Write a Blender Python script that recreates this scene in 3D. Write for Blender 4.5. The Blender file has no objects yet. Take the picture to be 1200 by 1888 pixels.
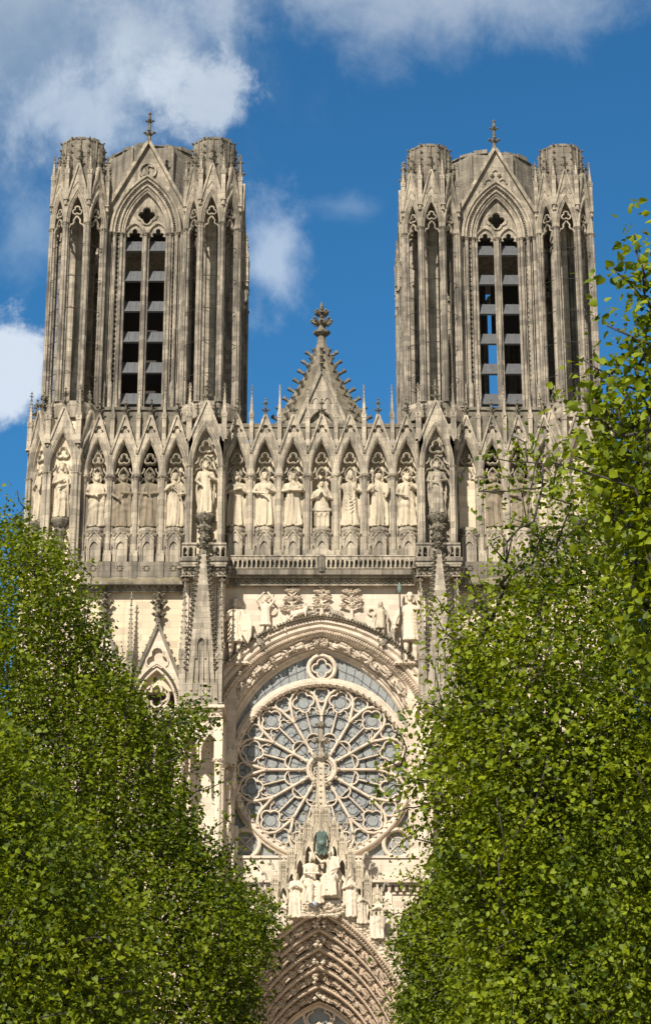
import bpy, math, random
import numpy as np
from mathutils import Vector, Matrix
from mathutils.geometry import tessellate_polygon
PI = math.pi
R_ = math.radians
random.seed(7)
col = bpy.context.scene.collection
sc = bpy.context.scene

# ------------------------------------------------------------------ camera
D, F, TH = 143.0, 3700.0, R_(18.7)
CX, CZ = 0.31, 1.6
cam_d = bpy.data.cameras.new("camera")
cam = bpy.data.objects.new("camera", cam_d)
col.objects.link(cam)
cam.location = (CX, -D, CZ)
cam.rotation_euler = (PI / 2 + TH, 0, 0)
cam_d.sensor_fit = 'VERTICAL'
cam_d.sensor_height = 24
cam_d.lens = 24 * F / 1888
cam_d.clip_start = 0.5
cam_d.clip_end = 6000
sc.camera = cam

# ------------------------------------------------------------------ sky, sun, exposure
SUN_EL, SUN_AZ = R_(40), R_(22)      # azimuth: degrees to the left of the line from facade to camera
world = bpy.data.worlds.new("World")
sc.world = world
world.use_nodes = True
wn, wl = world.node_tree.nodes, world.node_tree.links
wn.clear()


def N(t, kind, **kw):
    n = t.new(kind)
    for k, v in kw.items():
        if k.startswith('i_'):
            key = k[2:]
            key = int(key) if key.isdigit() else key
            n.inputs[key].default_value = v
        else:
            setattr(n, k, v)
    return n


def ray(px, py):
    xr, yr = (px - 600) / F, (944 - py) / F
    c, s = math.cos(TH), math.sin(TH)
    return xr, c - yr * s, s + yr * c


def W(px, py, Y):
    xr, dy, dz = ray(px, py)
    t = (Y + D) / dy
    return CX + t * xr, CZ + t * dz


sky = N(wn, 'ShaderNodeTexSky', sky_type='NISHITA', sun_disc=False, sun_elevation=SUN_EL)
sky.sun_rotation = R_(180) + SUN_AZ
sky.air_density = 1.0
sky.dust_density = 0.3
sky.ozone_density = 3.5
bg = N(wn, 'ShaderNodeBackground')
bg.inputs['Strength'].default_value = 0.07
wout = N(wn, 'ShaderNodeOutputWorld')
tc = N(wn, 'ShaderNodeTexCoord')
sep = N(wn, 'ShaderNodeSeparateXYZ')
wl.new(tc.outputs['Generated'], sep.inputs[0])


def wmath(op, a, b=None, clamp=False):
    n = N(wn, 'ShaderNodeMath', operation=op)
    n.use_clamp = clamp
    for i, v in enumerate((a, b)):
        if v is None:
            continue
        if isinstance(v, (int, float)):
            n.inputs[i].default_value = v
        else:
            wl.new(v, n.inputs[i])
    return n.outputs[0]


az = wmath('ARCTAN2', sep.outputs['X'], sep.outputs['Y'])
el = wmath('ARCSINE', sep.outputs['Z'])
comb = N(wn, 'ShaderNodeCombineXYZ')
wl.new(az, comb.inputs[0])
wl.new(el, comb.inputs[1])


def wnoise(scale, detail, rough, dist=0.0, off=(0, 0, 0)):
    m = N(wn, 'ShaderNodeMapping')
    m.inputs['Location'].default_value = off
    wl.new(comb.outputs[0], m.inputs[0])
    n = N(wn, 'ShaderNodeTexNoise')
    n.inputs['Scale'].default_value = scale
    n.inputs['Detail'].default_value = detail
    n.inputs['Roughness'].default_value = rough
    n.inputs['Distortion'].default_value = dist
    wl.new(m.outputs[0], n.inputs['Vector'])
    return n.outputs['Fac']


big = wnoise(15, 9, 0.62, 0.3)
fine = wnoise(44, 8, 0.66, 0.4, (3, 1, 0))
hue = N(wn, 'ShaderNodeMix', data_type='RGBA', blend_type='MULTIPLY')
hue.inputs['Factor'].default_value = 1
wl.new(sky.outputs[0], hue.inputs['A'])
hue.inputs['B'].default_value = (0.33, 0.88, 1.12, 1)
cur = hue.outputs['Result']
# banks of cloud: pixel centre, radii, softness, noise weight, colour
CLOUDS = [
    (40, 10, 680, 440, 1.2, .4, (3.5, 4.4, 5.5), .94),
    (800, -75, 800, 205, .9, .5, (4.6, 5.4, 6.4), .85),
    (300, 60, 330, 170, 1.3, 1.1, (5.4, 6.2, 7.2), .65),
    (390, 180, 140, 110, .6, 1.1, (6.3, 7.0, 7.8), .72),
    (130, 200, 210, 130, 1.0, 1.2, (5.8, 6.7, 7.8), .6),
    (10, 690, 115, 115, .5, 1.1, (6.9, 7.6, 8.5), .9),
    (505, 480, 90, 140, 1.3, 1.2, (6.4, 7.3, 8.4), .6),
    (640, 380, 90, 35, 1.5, 1.1, (4.4, 5.6, 7.2), .35),
    (60, 420, 120, 120, 1.4, 1.2, (3.5, 4.8, 6.4), .5),
]
for (px, py, rx, ry, soft, nw, c, amt) in CLOUDS:
    v = Vector(ray(px, py)).normalized()
    a0, e0 = math.atan2(v.x, v.y), math.asin(v.z)
    dx = wmath('DIVIDE', wmath('SUBTRACT', az, a0), rx / F)
    dy = wmath('DIVIDE', wmath('SUBTRACT', el, e0), ry / F)
    r = wmath('SQRT', wmath('ADD', wmath('MULTIPLY', dx, dx), wmath('MULTIPLY', dy, dy)))
    dens = wmath('SUBTRACT', 1.0, r)
    nz = wmath('ADD', wmath('MULTIPLY', wmath('SUBTRACT', big, 0.5), 2.2 * nw),
               wmath('MULTIPLY', wmath('SUBTRACT', fine, 0.5), .9 * nw))
    f = wmath('DIVIDE', wmath('ADD', dens, nz), soft, clamp=True)
    mr = N(wn, 'ShaderNodeMapRange', interpolation_type='SMOOTHSTEP')
    wl.new(f, mr.inputs['Value'])
    mr.inputs['To Max'].default_value = amt
    mx = N(wn, 'ShaderNodeMix', data_type='RGBA')
    wl.new(mr.outputs[0], mx.inputs['Factor'])
    wl.new(cur, mx.inputs['A'])
    mx.inputs['B'].default_value = (*c, 1)
    cur = mx.outputs['Result']
# unseen broken cloud, added behind, beside and above the viewer as bright fill light
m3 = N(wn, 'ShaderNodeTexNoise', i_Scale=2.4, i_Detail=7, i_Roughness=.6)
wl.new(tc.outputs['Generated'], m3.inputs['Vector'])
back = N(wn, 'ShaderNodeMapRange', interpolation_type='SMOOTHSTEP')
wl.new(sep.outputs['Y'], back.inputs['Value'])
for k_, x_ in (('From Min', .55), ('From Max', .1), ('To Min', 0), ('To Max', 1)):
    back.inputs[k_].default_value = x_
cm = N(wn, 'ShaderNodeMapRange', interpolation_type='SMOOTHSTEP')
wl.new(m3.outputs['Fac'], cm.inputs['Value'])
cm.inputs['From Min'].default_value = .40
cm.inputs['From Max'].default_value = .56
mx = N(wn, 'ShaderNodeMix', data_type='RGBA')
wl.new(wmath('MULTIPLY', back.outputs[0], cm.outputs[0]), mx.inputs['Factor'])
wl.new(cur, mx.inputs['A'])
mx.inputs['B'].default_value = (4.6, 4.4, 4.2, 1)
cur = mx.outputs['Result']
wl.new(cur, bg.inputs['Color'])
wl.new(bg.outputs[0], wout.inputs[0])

sun_d = bpy.data.lights.new("sun", 'SUN')
sun_d.energy = 5.0
sun_d.angle = R_(0.5)
sun_d.color = (1.0, 0.93, 0.835)
sun = bpy.data.objects.new("sun", sun_d)
col.objects.link(sun)
sv = Vector((-math.sin(SUN_AZ) * math.cos(SUN_EL), -math.cos(SUN_AZ) * math.cos(SUN_EL), math.sin(SUN_EL)))
sun.rotation_euler = sv.to_track_quat('Z', 'Y').to_euler()
sun.location = (-40, -60, 120)
sc.view_settings.view_transform = 'Standard'
sc.view_settings.look = 'None'
sc.view_settings.exposure = 0.63
sc.view_settings.gamma = 1
sc.cycles.max_bounces = 6
sc.cycles.transparent_max_bounces = 6


# ------------------------------------------------------------------ materials
def new_mat(name):
    m = bpy.data.materials.new(name)
    m.use_nodes = True
    t = m.node_tree
    b = t.nodes['Principled BSDF']
    return m, t.nodes, t.links, b


def stone(name, a, b_, dark, streak=.5, lichen=.5, rows=.42, blocks=1.0, bump=.5, olive=(.13, .12, .06), lo=.44):
    """weathered limestone: courses of blocks, vertical rain streaks, dark crust, lichen on tops"""
    m, n, l, B = new_mat(name)
    geo = N(n, 'ShaderNodeNewGeometry')
    sp = N(n, 'ShaderNodeSeparateXYZ')
    l.new(geo.outputs['Position'], sp.inputs[0])

    def M(op, x, y=None, cl=False):
        q = N(n, 'ShaderNodeMath', operation=op)
        q.use_clamp = cl
        for i, v in enumerate((x, y)):
            if v is None:
                continue
            if isinstance(v, (int, float)):
                q.inputs[i].default_value = v
            else:
                l.new(v, q.inputs[i])
        return q.outputs[0]

    def noise(scale, vec, det=5, ro=.6, dist=0):
        q = N(n, 'ShaderNodeTexNoise', i_Scale=scale, i_Detail=det, i_Roughness=ro, i_Distortion=dist)
        l.new(vec, q.inputs['Vector'])
        return q.outputs['Fac']

    def ramp(v, lo_, hi_, t0=0, t1=1):
        q = N(n, 'ShaderNodeMapRange')
        l.new(v, q.inputs['Value'])
        for k, x in (('From Min', lo_), ('From Max', hi_), ('To Min', t0), ('To Max', t1)):
            q.inputs[k].default_value = x
        return q.outputs[0]

    def mix(f, x, y, mode='MIX'):
        q = N(n, 'ShaderNodeMix', data_type='RGBA', blend_type=mode)
        for i, v in (('Factor', f), ('A', x), ('B', y)):
            if isinstance(v, (int, float)):
                q.inputs[i].default_value = v
            elif isinstance(v, tuple):
                q.inputs[i].default_value = (*v, 1)
            else:
                l.new(v, q.inputs[i])
        return q.outputs['Result']
    pos = geo.outputs['Position']
    uv = N(n, 'ShaderNodeCombineXYZ')
    l.new(M('ADD', sp.outputs['X'], M('MULTIPLY', sp.outputs['Y'], .83)), uv.inputs[0])
    l.new(sp.outputs['Z'], uv.inputs[1])
    br = N(n, 'ShaderNodeTexBrick', i_Scale=1.0)
    br.inputs['Row Height'].default_value = rows
    br.inputs['Brick Width'].default_value = rows * 2.1
    br.inputs['Mortar Size'].default_value = .012
    br.inputs['Mortar Smooth'].default_value = .3
    br.inputs['Color1'].default_value = (0, 0, 0, 1)
    br.inputs['Color2'].default_value = (1, 1, 1, 1)
    br.inputs['Mortar'].default_value = (.5, .5, .5, 1)
    l.new(uv.outputs[0], br.inputs['Vector'])
    stv = N(n, 'ShaderNodeVectorMath', operation='MULTIPLY')
    stv.inputs[1].default_value = (1, 1, .09)
    l.new(pos, stv.inputs[0])
    big_ = noise(.33, pos, 5, .65)
    med = noise(1.7, pos, 6, .65)
    finev = noise(9, pos, 5, .7)
    st = noise(2.6, stv.outputs[0], 5, .6)
    c = mix(M('MULTIPLY', br.outputs['Color'], blocks), a, b_)
    c = mix(M('MULTIPLY', ramp(br.outputs['Color'], .76, .80), .62 * blocks), c, tuple(.6 * x + .4 * y for x, y in zip(b_, dark)))
    c = mix(ramp(med, .35, .7, 0, .5), c, b_)
    c = mix(ramp(finev, .3, .75, 0, .22), c, tuple(x * .55 for x in b_))
    crust = M('MULTIPLY', ramp(M('ADD', M('MULTIPLY', st, .6), M('MULTIPLY', big_, .4)), lo, lo + .16), streak, True)
    c = mix(crust, c, dark)
    spn = N(n, 'ShaderNodeSeparateXYZ')
    l.new(geo.outputs['Normal'], spn.inputs[0])
    up = ramp(spn.outputs['Z'], .25, .8)
    lic = M('MULTIPLY', M('MULTIPLY', up, ramp(med, .3, .6)), lichen, True)
    c = mix(lic, c, olive)
    c = mix(M('MULTIPLY', M('MULTIPLY', br.outputs['Fac'], blocks), .45), c, tuple(x * .45 for x in b_))
    l.new(c, B.inputs['Base Color'])
    B.inputs['Roughness'].default_value = .9
    B.inputs['Specular IOR Level'].default_value = .2
    bm = N(n, 'ShaderNodeBump', i_Strength=bump, i_Distance=.06)
    h = M('ADD', M('MULTIPLY', finev, .6), M('MULTIPLY', med, .8))
    h = M('SUBTRACT', h, M('MULTIPLY', br.outputs['Fac'], .5 * blocks))
    l.new(h, bm.inputs['Height'])
    l.new(bm.outputs[0], B.inputs['Normal'])
    return m


def plain(name, c, rough=.6, metal=0, noise_amt=.25, scale=6, bump=.15):
    m, n, l, B = new_mat(name)
    geo = N(n, 'ShaderNodeNewGeometry')
    q = N(n, 'ShaderNodeTexNoise', i_Scale=scale, i_Detail=5, i_Roughness=.6)
    l.new(geo.outputs['Position'], q.inputs['Vector'])
    mx = N(n, 'ShaderNodeMix', data_type='RGBA')
    l.new(q.outputs['Fac'], mx.inputs['Factor'])
    mx.inputs['A'].default_value = tuple(min(1, x * (1 + noise_amt)) for x in c) + (1,)
    mx.inputs['B'].default_value = tuple(x * (1 - noise_amt) for x in c) + (1,)
    l.new(mx.outputs['Result'], B.inputs['Base Color'])
    B.inputs['Roughness'].default_value = rough
    B.inputs['Metallic'].default_value = metal
    bm = N(n, 'ShaderNodeBump', i_Strength=bump, i_Distance=.03)
    l.new(q.outputs['Fac'], bm.inputs['Height'])
    l.new(bm.outputs[0], B.inputs['Normal'])
    return m


MT = {
    'tower': stone('tower_stone', (.42, .362, .28), (.245, .212, .166), (.068, .062, .052), .85, .7, .42, 1, .6, lo=.43),
    'tower_light': stone('pale_tower_stone', (.46, .395, .30), (.29, .25, .19), (.085, .076, .06), .75, .7, .42, 1, .6, lo=.45),
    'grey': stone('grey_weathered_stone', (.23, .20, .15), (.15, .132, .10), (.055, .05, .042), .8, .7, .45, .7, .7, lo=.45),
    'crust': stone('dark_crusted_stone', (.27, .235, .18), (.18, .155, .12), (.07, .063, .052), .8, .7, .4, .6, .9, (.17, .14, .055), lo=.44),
    'cream': stone('cream_limestone', (.65, .54, .375), (.52, .435, .31), (.26, .215, .16), .5, .4, .5, 1, .3, lo=.52),
    'gallery': stone('gallery_limestone', (.52, .445, .33), (.32, .275, .21), (.10, .09, .075), .8, .7, .5, .9, .6, lo=.44),
    'pink': stone('rosy_limestone', (.67, .555, .43), (.50, .42, .325), (.28, .235, .18), .4, .5, .42, .8, .3, (.2, .17, .10), lo=.53),
    'portal': stone('tan_portal_stone', (.53, .405, .285), (.42, .325, .235), (.22, .175, .13), .6, .4, .42, .6, .5, lo=.47),
    'white': stone('pale_carved_stone', (.66, .555, .42), (.52, .435, .33), (.22, .185, .14), .6, .4, .5, 0, .6, lo=.5),
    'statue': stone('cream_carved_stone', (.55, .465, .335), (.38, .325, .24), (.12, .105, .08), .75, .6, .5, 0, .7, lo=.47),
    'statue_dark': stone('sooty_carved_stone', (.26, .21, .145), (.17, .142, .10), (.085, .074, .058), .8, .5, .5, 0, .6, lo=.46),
    'lead': plain('lead_sheet', (.085, .088, .09), .55, .3, .35, 2.5),
    'iron': plain('wrought_iron', (.05, .045, .04), .7, .3),
    'came': plain('lead_came', (.095, .095, .095), .7),
    'wood': plain('old_belfry_timber', (.035, .028, .022), .9),
    'copper': plain('green_copper', (.11, .16, .135), .7, .2, .5, 9),
    'bark': plain('lime_bark', (.045, .038, .032), .95, 0, .4, 14, .6),
}


def glass_mat():
    m, n, l, B = new_mat('leaded_window_glass')
    geo = N(n, 'ShaderNodeNewGeometry')
    v = N(n, 'ShaderNodeTexVoronoi', i_Scale=5.0)
    l.new(geo.outputs['Position'], v.inputs['Vector'])
    v2 = N(n, 'ShaderNodeTexVoronoi', i_Scale=5.0, feature='DISTANCE_TO_EDGE')
    l.new(geo.outputs['Position'], v2.inputs['Vector'])
    q = N(n, 'ShaderNodeTexNoise', i_Scale=1.3, i_Detail=4)
    l.new(geo.outputs['Position'], q.inputs['Vector'])
    r1 = N(n, 'ShaderNodeMix', data_type='RGBA')
    l.new(v.outputs['Color'], r1.inputs['Factor'])
    r1.inputs['A'].default_value = (.20, .21, .20, 1)
    r1.inputs['B'].default_value = (.25, .26, .245, 1)
    r2 = N(n, 'ShaderNodeMix', data_type='RGBA')
    mr = N(n, 'ShaderNodeMapRange')
    l.new(v2.outputs['Distance'], mr.inputs['Value'])
    mr.inputs['From Min'].default_value = .02
    mr.inputs['From Max'].default_value = .05
    l.new(mr.outputs[0], r2.inputs['Factor'])
    r2.inputs['A'].default_value = (.14, .145, .14, 1)
    l.new(r1.outputs['Result'], r2.inputs['B'])
    l.new(r2.outputs['Result'], B.inputs['Base Color'])
    B.inputs['Roughness'].default_value = .5
    B.inputs['Specular IOR Level'].default_value = .35
    bm = N(n, 'ShaderNodeBump', i_Strength=.5, i_Distance=.03)
    l.new(q.outputs['Fac'], bm.inputs['Height'])
    l.new(bm.outputs[0], B.inputs['Normal'])
    return m


MT['glass'] = glass_mat()


def leaf_mat(name, c0, c1, tr=.35):
    m, n, l, B = new_mat(name)
    geo = N(n, 'ShaderNodeNewGeometry')
    mx = N(n, 'ShaderNodeMix', data_type='RGBA')
    nz = N(n, 'ShaderNodeTexNoise', i_Scale=.9, i_Detail=3)
    l.new(geo.outputs['Position'], nz.inputs['Vector'])
    ad = N(n, 'ShaderNodeMath', operation='MULTIPLY_ADD')
    l.new(nz.outputs['Fac'], ad.inputs[0])
    ad.inputs[1].default_value = 1.6
    ad.inputs[2].default_value = -.8
    ad2 = N(n, 'ShaderNodeMath', operation='ADD')
    ad2.use_clamp = True
    l.new(geo.outputs['Random Per Island'], ad2.inputs[0])
    l.new(ad.outputs[0], ad2.inputs[1])
    l.new(ad2.outputs[0], mx.inputs['Factor'])
    mx.inputs['A'].default_value = (*c0, 1)
    mx.inputs['B'].default_value = (*c1, 1)
    l.new(mx.outputs['Result'], B.inputs['Base Color'])
    B.inputs['Roughness'].default_value = .55
    B.inputs['Specular IOR Level'].default_value = .3
    t = N(n, 'ShaderNodeBsdfTranslucent')
    g = N(n, 'ShaderNodeMix', data_type='RGBA', blend_type='MULTIPLY')
    g.inputs['Factor'].default_value = 1
    l.new(mx.outputs['Result'], g.inputs['A'])
    g.inputs['B'].default_value = (1.5, 1.35, .35, 1)
    l.new(g.outputs['Result'], t.inputs['Color'])
    ms = N(n, 'ShaderNodeMixShader')
    ms.inputs[0].default_value = tr
    l.new(B.outputs[0], ms.inputs[1])
    l.new(t.outputs[0], ms.inputs[2])
    l.new(ms.outputs[0], n['Material Output'].inputs['Surface'])
    return m


# ------------------------------------------------------------------ mesh kit
class MB:
    def __init__(s):
        s.v, s.f = [], []

    def add(s, vs, fs, M=None):
        o = len(s.v)
        if M is not None:
            vs = [tuple(M @ Vector(p)) for p in vs]
        s.v.extend(vs)
        s.f.extend([tuple(i + o for i in f) for f in fs])
        return s

    def merge(s, other, M=None):
        return s.add(other.v, other.f, M)

    def box(s, x0, x1, y0, y1, z0, z1, M=None):
        v = [(x, y, z) for x in (x0, x1) for y in (y0, y1) for z in (z0, z1)]
        f = [(0, 1, 3, 2), (4, 6, 7, 5), (0, 4, 5, 1), (2, 3, 7, 6), (0, 2, 6, 4), (1, 5, 7, 3)]
        return s.add(v, f, M)

    def frustum(s, w0, d0, w1, d1, z0, z1, cx=0, cy=0, M=None):
        v = [(cx - w0, cy - d0, z0), (cx + w0, cy - d0, z0), (cx + w0, cy + d0, z0), (cx - w0, cy + d0, z0),
             (cx - w1, cy - d1, z1), (cx + w1, cy - d1, z1), (cx + w1, cy + d1, z1), (cx - w1, cy + d1, z1)]
        return s.add(v, [(3, 2, 1, 0), (4, 5, 6, 7), (0, 1, 5, 4), (1, 2, 6, 5), (2, 3, 7, 6), (3, 0, 4, 7)], M)

    def lathe(s, prof, cx=0, cy=0, n=8, ph=0.0, sy=1.0, M=None):
        """prof: list of (r, z) from the bottom up"""
        v, f = [], []
        for (r, z) in prof:
            for k in range(n):
                a = ph + 2 * PI * k / n
                v.append((cx + r * math.cos(a), cy + sy * r * math.sin(a), z))
        for i in range(len(prof) - 1):
            for k in range(n):
                k2 = (k + 1) % n
                f.append((i * n + k, i * n + k2, (i + 1) * n + k2, (i + 1) * n + k))
        f.append(tuple(range(n))[::-1])
        f.append(tuple((len(prof) - 1) * n + k for k in range(n)))
        return s.add(v, f, M)

    def knob(s, x, y, z, r, sx=1, sy=1, sz=1):
        v = [(x - r * sx, y, z), (x + r * sx, y, z), (x, y - r * sy, z), (x, y + r * sy, z), (x, y, z - r * sz), (x, y, z + r * sz)]
        f = [(0, 2, 5), (2, 1, 5), (1, 3, 5), (3, 0, 5), (2, 0, 4), (1, 2, 4), (3, 1, 4), (0, 3, 4)]
        return s.add(v, f)

    def plate(s, outer, holes, y0, y1, M=None):
        """flat slab in XZ with holes, between depths y0 (front) and y1"""
        loops = [outer] + list(holes)
        pts = [p for L in loops for p in L]
        tris = tessellate_polygon([[Vector((p[0], p[1], 0)) for p in L] for L in loops])
        n = len(pts)
        v = [(p[0], y0, p[1]) for p in pts] + [(p[0], y1, p[1]) for p in pts]
        f = []
        for t in tris:
            a, b, c = (pts[i] for i in t)
            if (b[0] - a[0]) * (c[1] - a[1]) - (b[1] - a[1]) * (c[0] - a[0]) < 0:
                t = (t[0], t[2], t[1])
            f.append(tuple(t))
            f.append((t[2] + n, t[1] + n, t[0] + n))
        o = 0
        for L in loops:
            m = len(L)
            area = sum(L[i][0] * L[(i + 1) % m][1] - L[(i + 1) % m][0] * L[i][1] for i in range(m))
            fl = (area > 0) == (L is outer)
            for i in range(m):
                j = (i + 1) % m
                q = (o + i, o + i + n, o + j + n, o + j)
                f.append(q if fl else q[::-1])
            o += m
        return s.add(v, f, M)

    def sweep(s, path, prof, closed=False, M=None):
        """path in XZ; prof = closed polygon of (offset along left normal, depth y)"""
        n, k = len(path), len(prof)
        v = []
        for i, (x, z) in enumerate(path):
            if closed:
                a, b = path[i - 1], path[(i + 1) % n]
            else:
                a, b = path[max(i - 1, 0)], path[min(i + 1, n - 1)]
            t1 = Vector((x - a[0], z - a[1]))
            t2 = Vector((b[0] - x, b[1] - z))
            if t1.length < 1e-9:
                t1 = t2.copy()
            if t2.length < 1e-9:
                t2 = t1.copy()
            t1.normalize()
            t2.normalize()
            t = t1 + t2
            if t.length < 1e-6:
                t = t1.copy()
            t.normalize()
            nx, nz = -t.y, t.x
            sc_ = 1 / max(.35, t.dot(t1))
            for (o, y) in prof:
                v.append((x + nx * o * sc_, y, z + nz * o * sc_))
        f = []
        for i in range(n if closed else n - 1):
            j = (i + 1) % n
            for a in range(k):
                b = (a + 1) % k
                f.append((i * k + a, j * k + a, j * k + b, i * k + b))
        if not closed:
            f.append(tuple(range(k))[::-1])
            f.append(tuple((n - 1) * k + a for a in range(k)))
        return s.add(v, f, M)

    def tube(s, pts, rads, n=6, sy=1.0):
        """free 3D tube with radii per point"""
        rings = []
        for i, p in enumerate(pts):
            p = Vector(p)
            a = Vector(pts[max(i - 1, 0)])
            b = Vector(pts[min(i + 1, len(pts) - 1)])
            t = (b - a).normalized() if (b - a).length > 1e-9 else Vector((0, 0, 1))
            u = t.cross(Vector((0, 1, 0)) if abs(t.y) < .9 else Vector((1, 0, 0))).normalized()
            w = t.cross(u)
            rings.append([tuple(p + (u * math.cos(2 * PI * k / n) + w * sy * math.sin(2 * PI * k / n)) * rads[i]) for k in range(n)])
        v = [q for r in rings for q in r]
        f = [(i * n + k, i * n + (k + 1) % n, (i + 1) * n + (k + 1) % n, (i + 1) * n + k) for i in range(len(pts) - 1) for k in range(n)]
        f.append(tuple(range(n))[::-1])
        f.append(tuple((len(pts) - 1) * n + k for k in range(n)))
        return s.add(v, f)

    def ball(s, x, y, z, rx, ry, rz, n=10, m=7):
        prof = [(max(1e-3, math.sin(PI * i / m)), -math.cos(PI * i / m)) for i in range(m + 1)]
        M = Matrix.Translation((x, y, z)) @ Matrix.Diagonal((rx, ry, rz, 1))
        return s.lathe(prof, n=n, M=M)

    def mesh(s, name, mat, smooth=False):
        me = bpy.data.meshes.new(name)
        me.from_pydata(s.v, [], s.f)
        me.materials.append(mat)
        if smooth:
            me.polygons.foreach_set('use_smooth', [True] * len(me.polygons))
        me.validate()
        me.update()
        return me


def inst(name, me, parent=None, loc=(0, 0, 0), rz=0.0, scale=None, M=None):
    o = bpy.data.objects.new(name, me)
    col.objects.link(o)
    if parent is not None:
        o.parent = parent
    if M is not None:
        o.matrix_basis = M
    else:
        o.location = loc
        o.rotation_euler = (0, 0, rz)
        if scale:
            o.scale = scale
    return o


def build(mb, name, mat, parent=None, **kw):
    return inst(name, mb.mesh(name, MT[mat], kw.pop('smooth', False)), parent, **kw)


def tag(o, label=None, cat=None, group=None, kind=None):
    for k, v in (('label', label), ('category', cat), ('group', group), ('kind', kind)):
        if v:
            o[k] = v
    return o


def empty(name, loc=(0, 0, 0), parent=None):
    o = bpy.data.objects.new(name, None)
    col.objects.link(o)
    o.location = loc
    o.empty_display_size = .5
    if parent:
        o.parent = parent
    return o


def arch(h, H, n=7, cx=0.0, z0=0.0, d=0.0):
    """pointed arch path, half span h, rise H; d = concentric offset outwards. From left spring over the apex to the right"""
    e = (H * H - h * h) / (2 * h)
    r = h + e + d
    e = max(e, 0)
    top = math.acos(min(1, e / r))
    L = [(cx + e - r * math.cos(top * i / n), z0 + r * math.sin(top * i / n)) for i in range(n + 1)]
    return L + [(2 * cx - x, z) for (x, z) in L[::-1][1:]]


def arc(cx, cz, r, a0, a1, n=8):
    return [(cx + r * math.cos(a0 + (a1 - a0) * i / n), cz + r * math.sin(a0 + (a1 - a0) * i / n)) for i in range(n + 1)]


def foil(cx, cz, n, a, b, rot=PI / 2, k=6):
    """outline of an n-foil, lobes of radius b centred at distance a"""
    q = a * math.sin(PI / n)
    b = max(b, q * 1.02)
    rc = a * math.cos(PI / n) + math.sqrt(b * b - q * q)
    out = []
    for i in range(n):
        ph = rot + 2 * PI * i / n
        c = (cx + a * math.cos(ph), cz + a * math.sin(ph))
        p = (cx + rc * math.cos(ph + PI / n), cz + rc * math.sin(ph + PI / n))
        al = math.atan2(p[1] - c[1], p[0] - c[0]) - ph
        al = (al + PI) % (2 * PI) - PI
        out += arc(c[0], c[1], b, ph - al, ph + al, k)[:-1]
    return out


def bar(w, y0, y1):
    """chamfered bar profile, full width w, front y0"""
    c = min(w * .3, .1)
    return [(-w / 2, y1), (w / 2, y1), (w / 2, y0 + c), (w / 2 - c, y0), (-w / 2 + c, y0), (-w / 2, y0 + c)]


def roll(r, y, o=0.0, n=6):
    return [(o + r * math.cos(2 * PI * i / n), y + r * math.sin(2 * PI * i / n)) for i in range(n)]


def crockets(mb, p0, p1, n, r, y=0.0, out=None, skip=0):
    """leafy hooks along a straight line in XZ; out = outward normal"""
    dx, dz = p1[0] - p0[0], p1[1] - p0[1]
    L = math.hypot(dx, dz)
    if out is None:
        out = (-dz / L, dx / L)
    for i in range(skip, n):
        t = (i + .5) / n
        x, z = p0[0] + dx * t, p0[1] + dz * t
        mb.knob(x + out[0] * r * .9, y, z + out[1] * r * .9, r, 1, 1.1, .75)
        mb.knob(x + out[0] * r * 1.7, y, z + out[1] * r * 1.7 + r * .45, r * .62, 1, 1.3, 1)


def finial(mb, x, y, z, h, r):
    """stem with two crowns of leaves and a bud"""
    mb.lathe([(r * .42, z), (r * .28, z + h * .3), (r * .45, z + h * .36), (r * .25, z + h * .45), (r * .22, z + h * .72), (r * .3, z + h * .78), (r * .1, z + h)], x, y, 6)
    for (zz, rr) in ((z + h * .38, r), (z + h * .74, r * .72)):
        for k in range(4):
            a = k * PI / 2
            mb.knob(x + rr * .75 * math.cos(a), y + rr * .75 * math.sin(a), zz + rr * .2, rr * .38, 1, 1, .9)
            mb.knob(x + rr * .4 * math.cos(a), y + rr * .4 * math.sin(a), zz - rr * .1, rr * .3)
    mb.knob(x, y, z + h * .97, r * .34, 1, 1, 1.3)


def pinnacle(mb, x, y, z, w, h, shaft=.4, nc=6, fin=True):
    """square shaft with four gablets, crocketed spirelet and finial; h = whole height"""
    hs = h * shaft
    mb.frustum(w, w, w, w, z, z + hs, x, y)
    mb.frustum(w * 1.25, w * 1.25, w * 1.25, w * 1.25, z, z + w * .5, x, y)
    for k in range(4):
        M = Matrix.Translation((x, y, z + hs)) @ Matrix.Rotation(k * PI / 2, 4, 'Z')
        mb.plate([(-w, -w * 1.5), (w, -w * 1.5), (w * 1.15, 0), (0, w * 2.0), (-w * 1.15, 0)], [arch(w * .5, w * 1.0, 3, 0, -w * .9) ], -w * 1.2, -w * .9, M)
    z1, z2 = z + hs, z + h * (.9 if fin else 1)
    mb.frustum(w * .85, w * .85, w * .1, w * .1, z1, z2, x, y)
    for i in range(nc):
        t = (i + .9) / (nc + .8)
        q = w * .85 * (1 - t) + w * .1 * t
        for k in range(4):
            a = PI / 4 + k * PI / 2
            mb.knob(x + (q * 1.35 + w * .16) * math.cos(a), y + (q * 1.35 + w * .16) * math.sin(a), z1 + (z2 - z1) * t, w * .3)
    if fin:
        finial(mb, x, y, z2 - h * .03, h * .13, w * .85)


def cluster(mb, x, y, z0, z1, r, rolls, n=8):
    """compound shaft: core with slim rolls around it"""
    mb.lathe([(r, z0), (r, z1)], x, y, n, PI / 8)
    for (a, rr) in rolls:
        mb.lathe([(rr, z0), (rr, z1)], x + r * math.cos(a), y + r * math.sin(a), 6)


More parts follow.
